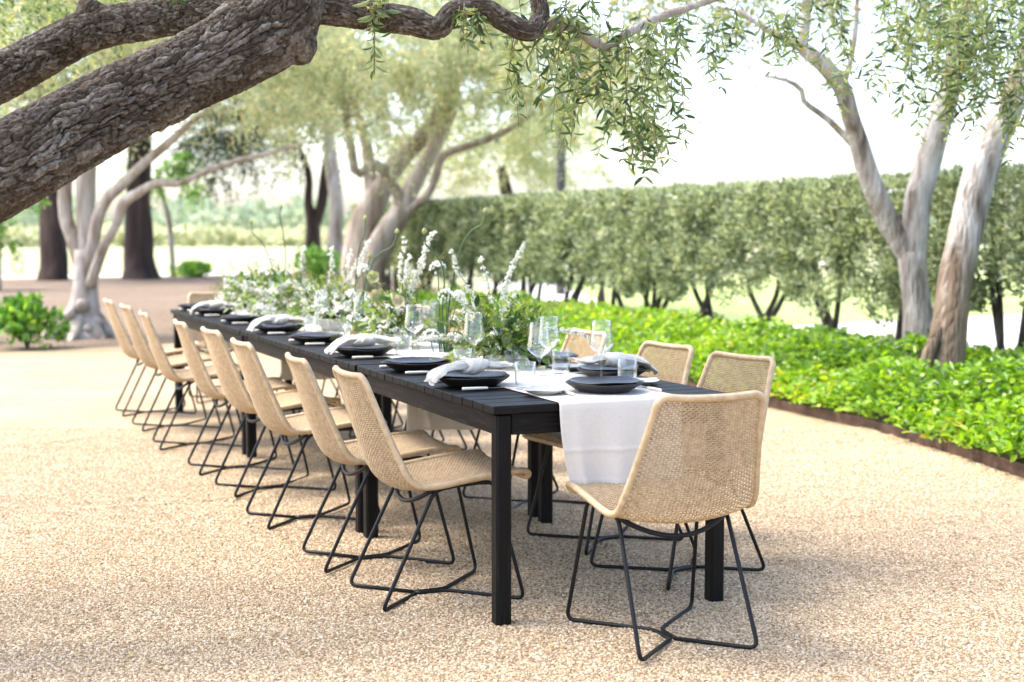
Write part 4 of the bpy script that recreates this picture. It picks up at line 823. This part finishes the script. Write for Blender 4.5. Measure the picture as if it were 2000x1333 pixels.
sidep = [plate_mesh('side_plate', .077, .017, .042, 'side', s) for s in (7, 8)]
def wine_mesh():
    o = [(.0005, .0), (.036, .0), (.0375, .001), (.036, .0022), (.012, .0045), (.0045, .010), (.0034, .03), (.0034, .085), (.0045, .100), (.012, .108), (.030, .121), (.0430, .135), (.0455, .141), (.0452, .148), (.042, .175), (.0375, .21), (.0350, .236)]
    i = [(.0346, .2363), (.0342, .2355), (.0366, .21), (.0411, .175), (.0443, .148), (.0445, .142), (.0420, .1365), (.029, .1235), (.012, .111), (.0005, .107)]
    return lathe(MB(), o+i, 48).mesh('wine_glass', 'glass')
def tumbler_mesh():
    return lathe(MB(), [(.0005, 0), (.034, 0), (.0355, .002), (.0375, .05), (.0395, .098), (.0390, .0985), (.0384, .098), (.0364, .05), (.0345, .009), (.031, .007), (.0005, .0065)], 48).mesh('tumbler', 'glass')
wineM, tumbM = wine_mesh(), tumbler_mesh()
# cutlery, lying along +x with the handle end at x=0
def handle_mesh():
    P = np.array([(0, 0, .0058), (.002, 0, .0058), (.03, 0, .0058), (.07, 0, .0055), (.098, 0, .005), (.100, 0, .005)]); return tube(MB(), P, [.003, .0056, .0055, .0052, .0046, .003], 10).mesh('handle', 'bone')
handleM = handle_mesh()
def blade_mesh():
    mb = MB(); prof = [(.099, .004), (.115, .0045), (.13, .009), (.18, .0105), (.205, .009), (.218, .002)]
    V = [];
    for x, w in prof: V += [(x, -.0035, .0042), (x, -.0035, .0062), (x, -.0035+w*1.0+.002, .0056), (x, -.0035+w+.002, .0048)]
    F = []
    for k in range(len(prof)-1):
        for j in range(4): F.append((k*4+j, k*4+(j+1) % 4, k*4+4+(j+1) % 4, k*4+4+j))
    F += [(3, 2, 1, 0), tuple(len(V)-4+j for j in range(4))]
    return mb.add(V, F).mesh('blade', 'steel', False)
bladeM = blade_mesh()
def fork_mesh():
    mb = MB(); tube(mb, smooth_path([(.098, 0, .0048), (.125, 0, .0065), (.145, 0, .0075)], 8), [.003, .0026, .0024, .0023, .0023, .0025, .0035, .0045], 8)
    for k in range(4):
        y = (k-1.5)*.0062; tube(mb, smooth_path([(.142, y*.5, .0075), (.155, y, .0072), (.18, y, .0055), (.2, y, .0075)], 9), [.0028, .0022, .0019, .0018, .0017, .0016, .0015, .0013, .0006], 6)
    cbox(mb, .142, .157, -.011, .011, .0062, .0082, .0006)
    return mb.mesh('tines', 'steel')
tinesM = fork_mesh()
def napkin_meshes(seed):
    pass
    def loft(C, W, H, tw, nf, amp, n=40, sides=40):
        V = []; 
        for i in range(n):
            t = i/(n-1); c = np.array([np.interp(t, np.linspace(0, 1, len(C)), [p[k] for p in C]) for k in range(3)])
            w = np.interp(t, np.linspace(0, 1, len(W)), W); h = np.interp(t, np.linspace(0, 1, len(H)), H); a_t = amp*np.interp(t, [0, .7, 1], [.35, 1, 1])
            for k in range(sides):
                a = 2*math.pi*k/sides; f = 1+a_t*math.sin(nf*a+tw*t*3+seed)*.6+a_t*.45*math.sin(2*a+seed+t*4)+a_t*.3*math.sin((nf+6)*a-tw*t*5)
                V.append((c[0]+.004*math.sin(7*a+9*t), c[1]+w*math.cos(a)*(1+.1*math.sin(3*t*6+seed)), c[2]+h*math.sin(a)*f+.004*math.sin(4*math.cos(a)+t*5+seed)*min(1, w/.04)))
        F = [(i*sides+k, i*sides+(k+1) % sides, (i+1)*sides+(k+1) % sides, (i+1)*sides+k) for i in range(n-1) for k in range(sides)]
        return V, F
    z0 = .054
    a = MB(); V, F = loft([(.0, 0, z0+.018), (-.04, .004, z0+.020), (-.085, .008, z0+.016), (-.125, .012, z0+.004), (-.150, .016, z0-.018), (-.165, .02, z0-.038)], [.030, .034, .044, .054, .058, .050], [.018, .017, .013, .009, .007, .005], 1.2, 5, .9); a.add(V, F)
    b = MB(); V, F = loft([(.0, 0, z0+.018), (.045, -.006, z0+.020), (.09, -.012, z0+.015), (.125, -.02, z0+.014), (.155, -.028, z0+.018)], [.030, .034, .046, .060, .064], [.018, .015, .011, .007, .004], -1.4, 6, .9); b.add(V, F)
    k = MB(); n, s_ = 60, 40; V = []
    for i in range(n):
        th = 2*math.pi*i/n; cy, cz = .037*math.cos(th), .020*math.sin(th)
        for j in range(s_):
            ph = 2*math.pi*j/s_; q = 1+.10*math.sin(3*ph+2*th+seed)+.12*abs(math.sin(3.5*ph+1.0*th+seed))+.07*math.sin(8*ph-2*th+seed)
            rx, rr = .042*q*(1+.15*math.sin(th+seed)), .013*q
            V.append((.004+rx*math.cos(ph)+.014*math.sin(th), cy*(1+rr*math.sin(ph)/.03), z0+.014+cz*(1+rr*math.sin(ph)/.026)))
    F = [(i*s_+j, ((i+1) % n)*s_+j, ((i+1) % n)*s_+(j+1) % s_, i*s_+(j+1) % s_) for i in range(n) for j in range(s_)]
    k.add(V, F)
    return a.mesh('napkin_tail', 'napkin'), b.mesh('napkin_tail', 'napkin'), k.mesh('knot', 'napkin')
napM = [napkin_meshes(s) for s in (1, 2.3, 4.1)]
TZ = TOPZ+.0005
RZ = TOPZ+.0062            # upon the runner cloth
def on_top(x, y):          # height of the surface at a point of the table
    return RZ if abs(x-.425) < .245 else TZ
cnt = 0
def place(px, py, ang, where, knot, glasses=True, gl=None):
    """px,py plate centre; ang 0 = diner sits at -X looking +X. local u towards the table middle, v to the diner's left"""
    global cnt
    c, s = math.cos(R(ang)), math.sin(R(ang))
    def W(u, v): return px+u*c-v*s, py+u*s+v*c
    rz = R(ang); k = cnt; cnt += 1; r_ = random.Random(k*13+5)
    z = RZ if any(abs(px+d-.425) < .235 for d in (-.095, 0, .095)) else TZ
    tag(obj('dinner_plate', dinner[k % 3], None, (px, py, z), (0, 0, r_.uniform(0, 6.28))), f'lower charcoal dinner plate at {where}', 'plate', 'dinner plates')
    tag(obj('salad_plate', salad[k % 3], None, (px+r_.uniform(-.004, .004), py+r_.uniform(-.004, .004), z+.0165), (0, 0, r_.uniform(0, 6.28))), f'upper black glazed plate at {where}', 'plate', 'salad plates')
    x, y = W(.0+r_.uniform(-.01, .02), .235); tag(obj('side_plate', sidep[k % 2], None, (x, y, on_top(x, y)), (0, 0, r_.uniform(0, 6.28))), f'small pale grey side plate at {where}', 'plate', 'side plates')
    x, y = W(-.105, .172); f = thing('fork', f'bone-handled fork left of the plates at {where}', 'fork', (x, y, max(on_top(x, y), on_top(*W(.06, .172)))), rz+R(r_.uniform(-4, 4)), 'forks'); obj('handle', handleM, f); obj('tines', tinesM, f)
    x, y = W(-.105, -.172); f = thing('knife', f'bone-handled knife right of the plates at {where}', 'knife', (x, y, max(on_top(x, y), on_top(*W(.08, -.172)))), rz+R(r_.uniform(-3, 3)), 'knives'); obj('handle', handleM, f); obj('blade', bladeM, f)
    if glasses:
        (wu, wv), (tu, tv) = gl or ((.205, -.145), (.125, -.215))
        x, y = W(wu+r_.uniform(-.008, .008), wv); tag(obj('wine_glass', wineM, None, (x, y, on_top(x, y)+.0004)), f'clear stemmed wine glass at {where}', 'wine glass', 'wine glasses')
        x, y = W(tu, tv+r_.uniform(-.006, .006)); tag(obj('tumbler', tumbM, None, (x, y, on_top(x, y)+.0004)), f'clear straight water tumbler at {where}', 'tumbler', 'tumblers')
    if knot:
        q = napM[k % 3]; n = thing('napkin', f'knotted linen napkin lying on the plates at {where}', 'napkin', (px, py, z), rz+R(r_.uniform(-10, 10)), 'knotted napkins')
        for me, nm in zip(q, ('napkin_tail', 'napkin_tail', 'knot')): obj(nm, me, n)
for k, y in enumerate((.56, 1.20, 1.95, 2.78, 3.6, 4.55, 5.45, 6.1)):
    place(.112, y, 0, f'{ORD[k]} left-side place from near end', k % 2 == 0)
for k, y in enumerate((.60, 1.24, 2.05, 3.0, 3.75, 4.6, 5.4, 6.08)):
    place(.722, y, 180, f'{ORD[k]} right-side place from near end', k % 2 == 0)
place(.475, .175, 90, 'the near end of the table', False, True, ((.265, -.115), (.215, -.20)))
place(.42, 6.14, -90, 'the far end of the table', True, False)

# ================================================================== FLOWERS
FR, FF = np.array([.921, -.389, 0]), np.array([.389, .921, 0])
def vec(r_, u, f=0): return FR*r_+FF*f+np.array([0, 0, u])
class LeafBag:
    def __init__(s): s.P, s.D, s.L, s.W, s.N, s.r = [], [], [], [], [], []
    def add(s, p, d, l, w, n=None, r=None): s.P.append(p); s.D.append(d); s.L.append(l); s.W.append(w); s.N.append(rng.normal(size=3) if n is None else n); s.r.append(rng.random() if r is None else r)
    def mesh(s, name, mat, tmpl=T4): return leaf_mesh(name, np.array(s.P), np.array(s.D), np.array(s.L), np.array(s.W), mat, tmpl, np.array(s.N), np.array(s.r))
def curve(p0, p1, bow, n=14, wig=.0):
    p0, p1, bow = map(np.asarray, (p0, p1, bow)); t = np.linspace(0, 1, n)[:, None]; q = p0*(1-t)**2+2*t*(1-t)*((p0+p1)/2+bow)+p1*t*t
    if wig: q = q+wig*np.sin(t*17+rng.random()*6)*np.array([1, .6, .3])*t
    return q
def spirea(t, p0, p1, bow, dens=1.0, start=.25, size=1.0):
    q = curve(p0, p1, bow, 22, .006); mb = MB(); tube(mb, q, np.linspace(.0022, .0009, 22), 5); br = obj('spirea_branch', mb.mesh('spirea_branch', 'twig'), t)
    bag = LeafBag(); ln = np.linalg.norm(np.diff(q, axis=0), axis=1).sum(); n = int(ln/.011*dens); lf = LeafBag()
    for k in range(n):
        s = start+(1-start)*(k+rng.random())/n; i = min(int(s*21), 20); f = s*21-i; c = q[i]*(1-f)+q[i+1]*f; taper = 1.15-.65*((s-start)/(1-start))
        o = unit(rng.normal(size=3)); c2 = c+o*.008*taper*size
        for _ in range(int(5+5*taper)):
            d = unit(o+rng.normal(size=3)*.8); pp = c2+d*.006*size*taper+rng.normal(size=3)*.003
            for _2 in range(3): bag.add(pp, rng.normal(size=3), .0072*size, .0066*size, d)
        if rng.random() < .5: lf.add(c, unit(o+np.array([0, 0, .4])), rng.uniform(.012, .022)*size, .006*size)
    obj('blossom', bag.mesh('blossom', 'petal'), br); 
    if lf.P: obj('leaflets', lf.mesh('leaflets', 'flower_leaf'), br)
def umbel(t, p0, p1, rad=.038, full=.5):
    q = curve(p0, p1, rng.normal(size=3)*.015, 12); mb = MB(); tube(mb, q, .0026, 6); o = obj('allium_stem', mb.mesh('allium_stem', 'stem'), t)
    bag = LeafBag(); st = MB(); c = q[-1]; ax = unit(q[-1]-q[-2])
    for k in range(46):
        d = unit(rng.normal(size=3)); d = unit(d+ax*(.9 if full < .9 else .1)); e = c+d*rad*rng.uniform(.85, 1.08)
        if k % 2 == 0: tube(st, [c, c+d*rad*.5, e], .0006, 3)
        n1 = unit(np.cross(d, rng.normal(size=3))); n2 = np.cross(d, n1)
        for a in range(6):
            aa = a*1.047; bag.add(e, n1*math.cos(aa)+n2*math.sin(aa)+d*.35, .0085, .005, d)
    o2 = obj('allium_head', bag.mesh('allium_head', 'petal'), t); obj('pedicels', st.mesh('pedicels', 'stem'), o2)
def drumstick(t, pts, r=.0046, hr=.0125):
    q = smooth_path(np.array(pts), 40); mb = MB(); tube(mb, q, np.linspace(r, r*.7, 40), 8); o = obj('curly_stem', mb.mesh('curly_stem', 'stem'), t)
    hd = MB(); ax = q[-1]+np.array([0, 0, hr]); prof = [(math.sin(a)*hr*(1 if a < 1.7 else .92), -math.cos(a)*hr*1.18) for a in np.linspace(.02, 3.0, 10)]+[(.0005, hr*1.45)]
    lathe(hd, prof, 14); h = obj('bud', hd.mesh('bud', 'bud'), o); h.location = ax
def hellebore(t, c, face, size=.034):
    face = unit(np.asarray(face, float)); n1 = unit(np.cross(face, [0.2, .3, 1])); n2 = np.cross(face, n1); V, F, rr = [], [], []
    for k in range(5):
        a = k*1.2566+rng.random()*.2; out = n1*math.cos(a)+n2*math.sin(a); sd_ = np.cross(face, out); b0 = len(V)
        for i, (l, w, h) in enumerate(((.08, .12, .0), (.4, .5, .12), (.75, .56, .32), (1.0, .28, .5), (1.08, .02, .52))):
            for s in (-1, 0, 1): V.append(np.asarray(c)+size*(out*l+sd_*s*w+face*(h+(.10 if s else 0)+rng.normal()*.02)))
        for i in range(4):
            for s in (0, 1): F.append((b0+i*3+s, b0+i*3+s+1, b0+i*3+s+4, b0+i*3+s+3)); rr.append(rng.random())
    o = obj('hellebore', np_mesh('hellebore', np.array(V), np.array(F), 'hellebore', True, np.clip(np.full(len(F), rng.random())+np.array(rr)*.2-.1, 0, 1)), t)
    bag = LeafBag()
    for _ in range(26): d = unit(face+rng.normal(size=3)*.45); bag.add(np.asarray(c)+face*.002, d, .011, .0022, None, .1)
    obj('stamens', bag.mesh('stamens', 'petal'), o)
def sprig(t, p0, p1, bow, k=26):
    q = curve(p0, p1, bow, 16, .006); mb = MB(); tube(mb, q, np.linspace(.0018, .0008, 16), 4)
    for _ in range(k):
        i = rng.integers(5, 15); c = q[i]; d = unit(q[min(i+1, 15)]-q[i-1]+rng.normal(size=3)*.6); l = rng.uniform(.03, .075); e = c+d*l+np.array([0, 0, l*.25])
        tube(mb, [c, c+d*l*.55, e], [.0009, .0011, .0005], 3)
    me = mb.mesh('pod_sprig', 'sprig', False); a = me.attributes.new('rnd', 'FLOAT', 'FACE'); a.data.foreach_set('value', np.clip(np.repeat(rng.random(), len(me.polygons))*.8+rng.random(len(me.polygons))*.2, 0, 1).astype(np.float32))
    obj('pod_sprig', me, t)
def bowl(t, R_=.075, h=.055):
    lathe_m = lathe(MB(), [(.0005, 0), (R_*.62, 0), (R_*.7, .004), (R_*.97, h*.9), (R_, h), (R_*.97, h+.001), (R_*.93, h*.9), (R_*.6, .012), (.0005, .010)], 40).mesh('bowl', 'ceramic'); obj('bowl', lathe_m, t)
def foliage(t, n, rad, hgt, z0=.05, mat='flower_leaf', lmin=.025, lmax=.06, wr=.5):
    bag = LeafBag(); st = MB()
    for k in range(n):
        a = rng.random()*6.28; e = rng.uniform(-.15, 1.35); d = np.array([math.cos(a)*math.cos(e), math.sin(a)*math.cos(e), math.sin(e)]); l = rng.uniform(.35, 1)
        p = np.array([0, 0, z0])+d*np.array([rad, rad, hgt])*l; ld = unit(d+rng.normal(size=3)*.7); ll = rng.uniform(lmin, lmax); bag.add(p, ld, ll, ll*wr*rng.uniform(.7, 1.2), np.array([0, 0, 1.])+rng.normal(size=3)*.6)
        if k % 3 == 0: tube(st, [np.array([0, 0, z0-.02])+d*.02, np.array([0, 0, z0])+d*np.array([rad, rad, hgt])*l*.6+np.array([0, 0, .01]), p], .0011, 3)
    o = stuff(obj('foliage', bag.mesh('foliage', mat, T6), t)); obj('leaf_stems', st.mesh('leaf_stems', 'stem'), o)
def white_mass(t, n, rad, hgt, z0=.06):
    bag = LeafBag(); n = int(n*1.9)
    for k in range(n):
        d = unit(rng.normal(size=3)+np.array([0, 0, .5])); p = np.array([0, 0, z0])+d*np.array([rad, rad, hgt])*rng.uniform(.55, 1.05)
        for _ in range(9):
            pp = p+rng.normal(size=3)*.011; dd = unit(d+rng.normal(size=3)*.5)
            for _2 in range(3): bag.add(pp, rng.normal(size=3), .010, .0085, dd)
    stuff(obj('small_blossom', bag.mesh('small_blossom', 'petal'), t))
GRP = 'flower bowls along the runner'
B0 = np.array([0, 0, .05])
# 1: the big sharp arrangement
t = thing('flower_arrangement', 'large loose arrangement of white spirea and green hellebores nearest the camera', 'flowers', (.50, 1.22, RZ), 0, GRP)
bowl(t, .085, .05); white_mass(t, 26, .21, .21, .06); foliage(t, 560, .24, .25); foliage(t, 300, .24, .22, .06, 'sprig', .03, .08, .13)
for r_, u, f, bx, bz, dn in ((.10, .52, .0, -.06, .02, 1.5), (-.09, .47, .06, .02, .02, .8), (-.22, .49, .02, -.02, .04, .9), (-.20, .30, -.04, .03, .05, 1.3), (-.37, .10, -.06, -.02, .09, 1.2), (.40, .10, -.12, .06, .14, .8), (.22, .06, -.14, 0, .06, 1.3), (.02, .27, -.1, 0, .03, 1.2), (-.16, .02, -.16, 0, .05, 1.3), (-.05, .0, -.2, 0, .07, 1.2), (.06, .3, .1, 0, .02, 1), (.12, .02, -.2, 0, .06, 1.2)):
    spirea(t, B0+rng.normal(size=3)*.012, vec(r_, u, f), vec(bx, bz), dn)
for r_, u, f in ((-.3, .2, -.05), (-.24, .26, .0), (-.18, .12, -.14), (.28, .28, .08), (.4, .2, .0), (.2, .31, .05), (.30, .33, .0), (.36, .25, -.02), (.26, .22, -.08), (.14, .28, .1), (.33, .12, -.1), (.22, .02, -.15), (-.12, .28, .08), (.0, .36, .1)): sprig(t, B0, vec(r_, u, f), vec(.02, .05), 22)
for r_, u, f in ((-.16, .08, -.12), (-.05, .13, -.15), (.02, .13, -.14), (-.02, .21, -.1), (-.09, .22, -.06), (.10, .02, -.18), (-.22, .03, -.1), (-.13, .17, .05), (.13, .15, -.08), (.05, .24, .02)):
    hellebore(t, vec(r_, u, f), vec(rng.normal()*.4, -.1+rng.normal()*.3, -1), rng.uniform(.022, .030))
for r_, u, f in ((-.20, .03, -.17), (-.24, -.005, -.19), (.14, -.01, -.2)):
    bg = LeafBag(); [bg.add(vec(r_, u+.02, f)+rng.normal(size=3)*.008, rng.normal(size=3), .05, .034, rng.normal(size=3)*.5+np.array([0, 0, .6])) for _ in range(3)]; obj('round_leaf', bg.mesh('round_leaf', 'hellebore', T6), t)
# 2: allium pin bowl
def allium_bowl(label, loc, drums, umbs):
    t = thing('allium_bowl', label, 'flowers', loc, 0, 'allium bowls along the runner')
    lm_ = lathe(MB(), [(.0005, 0), (.058, 0), (.062, .003), (.066, .035), (.064, .0355), (.061, .034), (.057, .008), (.0005, .007)], 40).mesh('bowl', 'ceramic'); obj('bowl', lm_, t)
    for pts in drums: drumstick(t, [vec(*p) for p in pts])
    for r_, u, f in umbs: umbel(t, vec(r_*.12+rng.normal()*.012, .008, rng.normal()*.012), vec(r_, u, f))
    mb = MB()
    for k in range(14): a = rng.random()*6.28; p0 = np.array([math.cos(a)*.02, math.sin(a)*.02, .008]); tube(mb, curve(p0, p0*1.6+np.array([0, 0, rng.uniform(.09, .24)]), rng.normal(size=3)*.01, 6), [.003, .003, .0028, .0025, .002, .001], 5)
    obj('cut_stems', mb.mesh('cut_stems', 'stem'), t)
allium_bowl('low white bowl of alliums with two tall curling stems behind the second place', (.385, 1.60, RZ), [[(.0, .008, 0), (-.01, .2, 0), (.0, .36, .0), (-.015, .43, 0), (-.055, .485, 0), (-.085, .52, 0), (-.088, .56, 0)], [(.01, .008, .01), (.015, .2, .01), (.04, .36, .0), (.075, .50, 0), (.12, .575, 0), (.165, .60, 0), (.185, .65, 0)]],
    [(-.03, .40, .02), (.01, .28, -.02), (.06, .27, .03), (.09, .19, .0), (-.06, .10, -.03), (.05, .16, .06), (.11, .12, .02)])
# 3: second bouquet
def bouquet(label, loc, spire, hells, n_leaf=200, white=40, rad=.17, hgt=.17, size=1.25):
    t = thing('flower_arrangement', label, 'flowers', loc, 0, GRP); t.scale = (1.15, 1.15, 1.15); bowl(t, .075, .06); foliage(t, int(n_leaf*1.5), rad, hgt, .06); 
    if white: white_mass(t, white, rad*.95, hgt*.8, .08)
    foliage(t, 130, rad*1.1, hgt*1.15, .07, 'sprig', .03, .08, .14)
    for r_, u, f in [(q_[0]*1.15, q_[1]*.8, q_[2]-.03) for q_ in spire]+[(-.26, .16, -.05), (.26, .2, 0), (-.14, .3, 0), (.05, .3, .05)]: sprig(t, B0, vec(r_, u, f), vec(0, .04), 26)
    for r_, u, f, dn in spire[:max(3, len(spire)*2//3)]: spirea(t, B0, vec(r_, u, f), vec(0, .03), dn*.6, .35, size*.85)
    for r_, u, f in hells: hellebore(t, vec(r_, u, f), vec(rng.normal()*.5, .2, -1), .027)
bouquet('leafy white bouquet in a white bowl behind the third place', (.40, 2.33, RZ), [(.16, .50, 0, 1.6), (.03, .47, .03, 1.1), (.06, .40, -.02, 1.3), (.11, .36, .05, 1.2), (.28, .24, 0, 1.1), (-.24, .06, -.05, 1.2), (-.1, .05, -.15, 1.3), (.1, .03, -.16, 1.3)], [(-.10, .30, 0), (-.19, .06, -.06), (-.16, .09, -.04), (-.04, .14, -.12), (-.09, .22, -.02), (.02, .2, -.1)], 190, 42, .16, .19)
allium_bowl('bowl of alliums with curling stems between the second and third bouquets', (.41, 2.98, RZ), [[(-.02, .008, 0), (-.03, .2, 0), (-.02, .38, 0), (.0, .5, 0), (.025, .56, 0), (.03, .63, 0)], [(.0, .008, 0), (-.01, .15, 0), (.05, .36, 0), (.10, .45, 0), (.17, .49, 0), (.20, .56, 0)], [(.01, .008, 0), (.02, .25, 0), (.05, .43, 0)]], [(.015, .36, 0), (-.05, .22, .02), (-.10, .14, -.02), (.06, .2, .04), (.10, .12, 0), (-.03, .1, -.05)])
bouquet('white and green bouquet around the middle of the row of flowers', (.43, 3.62, RZ), [(.20, .46, 0, 1.6), (.10, .40, .05, 1.3), (.0, .42, 0, 1.2), (-.22, .25, 0, 1.3), (.3, .16, 0, 1.2), (-.3, .1, -.05, 1.3)], [(-.05, .25, 0), (.08, .2, -.1), (-.15, .12, -.08)], 170, 80, .22, .2)
bouquet('airy white bouquet just beyond the middle of the row of flowers', (.43, 4.45, RZ), [(.05, .42, 0, 1.4), (-.15, .36, .05, 1.3), (-.3, .2, 0, 1.3), (.25, .28, 0, 1.3)], [(.0, .25, 0), (.1, .15, -.1)], 190, 95, .26, .2)
bouquet('green and white bouquet second from the far end', (.43, 5.12, RZ), [(-.1, .36, 0, 1.2), (.12, .34, .05, 1.2), (-.28, .22, 0, 1.2)], [(.0, .22, 0)], 230, 60, .25, .19)
bouquet('last bouquet at the far end of the row of flowers', (.43, 5.72, RZ), [(-.18, .28, 0, 1.1), (.1, .3, .05, 1.1)], [(.0, .2, 0)], 220, 45, .22, .17)
allium_bowl('far bowl with two thin curling allium stems standing above the last bouquets', (.40, 4.85, RZ), [[(.0, .008, 0), (-.02, .3, 0), (-.08, .48, 0), (-.15, .56, 0), (-.16, .62, 0)], [(.0, .008, 0), (.06, .35, 0), (.05, .55, 0), (.03, .66, 0), (.035, .72, 0)]], [(-.08, .3, 0), (.1, .28, 0), (.02, .2, 0)])

# ------------------------------------------------------------------ fallen leaves on the gravel
fl = leaf_mesh('fallen_leaf', np.zeros((1, 3)), np.array([[1., 0, 0]]), np.array([.035]), np.array([.012]), 'olive_near', T6, N=np.array([[0, 0, 1.]]), rnd=np.array([1.0]))
fd = leaf_mesh('fallen_leaf', np.zeros((1, 3)), np.array([[1., 0, 0]]), np.array([.03]), np.array([.013]), 'olive_near', T6, N=np.array([[0, 0, 1.]]), rnd=np.array([.0]))
spots = [(-.83, 1.22, 1, 'dark fallen olive leaf on the gravel left of the second left chair'), (-2.02, 1.9, 1, 'dark fallen leaf on open gravel at the left edge of the picture'), (-1.92, 3.3, 1, 'dark fallen leaf on sunlit gravel left of the far chairs'),
         (.75, -.15, 0, 'yellowed fallen leaf on gravel beside the near right table leg'), (-1.2, .1, 0, 'yellowed fallen leaf alone on gravel in the lower left'), (.02, -.35, 0, 'yellowed fallen leaf between near table leg and end chair')]
for x, y, d, lab in spots:
    o = obj('fallen_leaf', fd if d else fl, None, (x, y, .008), (random.uniform(-.2, .2), random.uniform(-.2, .2), random.uniform(0, 6)))
    tag(o, lab, 'leaf', 'fallen leaves')

n = 170; x = rng.uniform(-3, 3.3, n); y = rng.uniform(-1.8, 5.5, n); az = rng.random(n)*6.28
P = np.stack([x, y, np.full(n, .009)], -1); D = np.stack([np.cos(az), np.sin(az), rng.normal(0, .12, n)], -1)
o = stuff(obj('leaf_litter', leaf_mesh('leaf_litter', P, D, rng.uniform(.006, .022, n), rng.uniform(.002, .006, n), 'litter', T6, N=np.array([0, 0, 1.])+rng.normal(size=(n, 3))*.4))); tag(o, 'tiny dry leaf scraps strewn over the gravel', 'leaf litter')
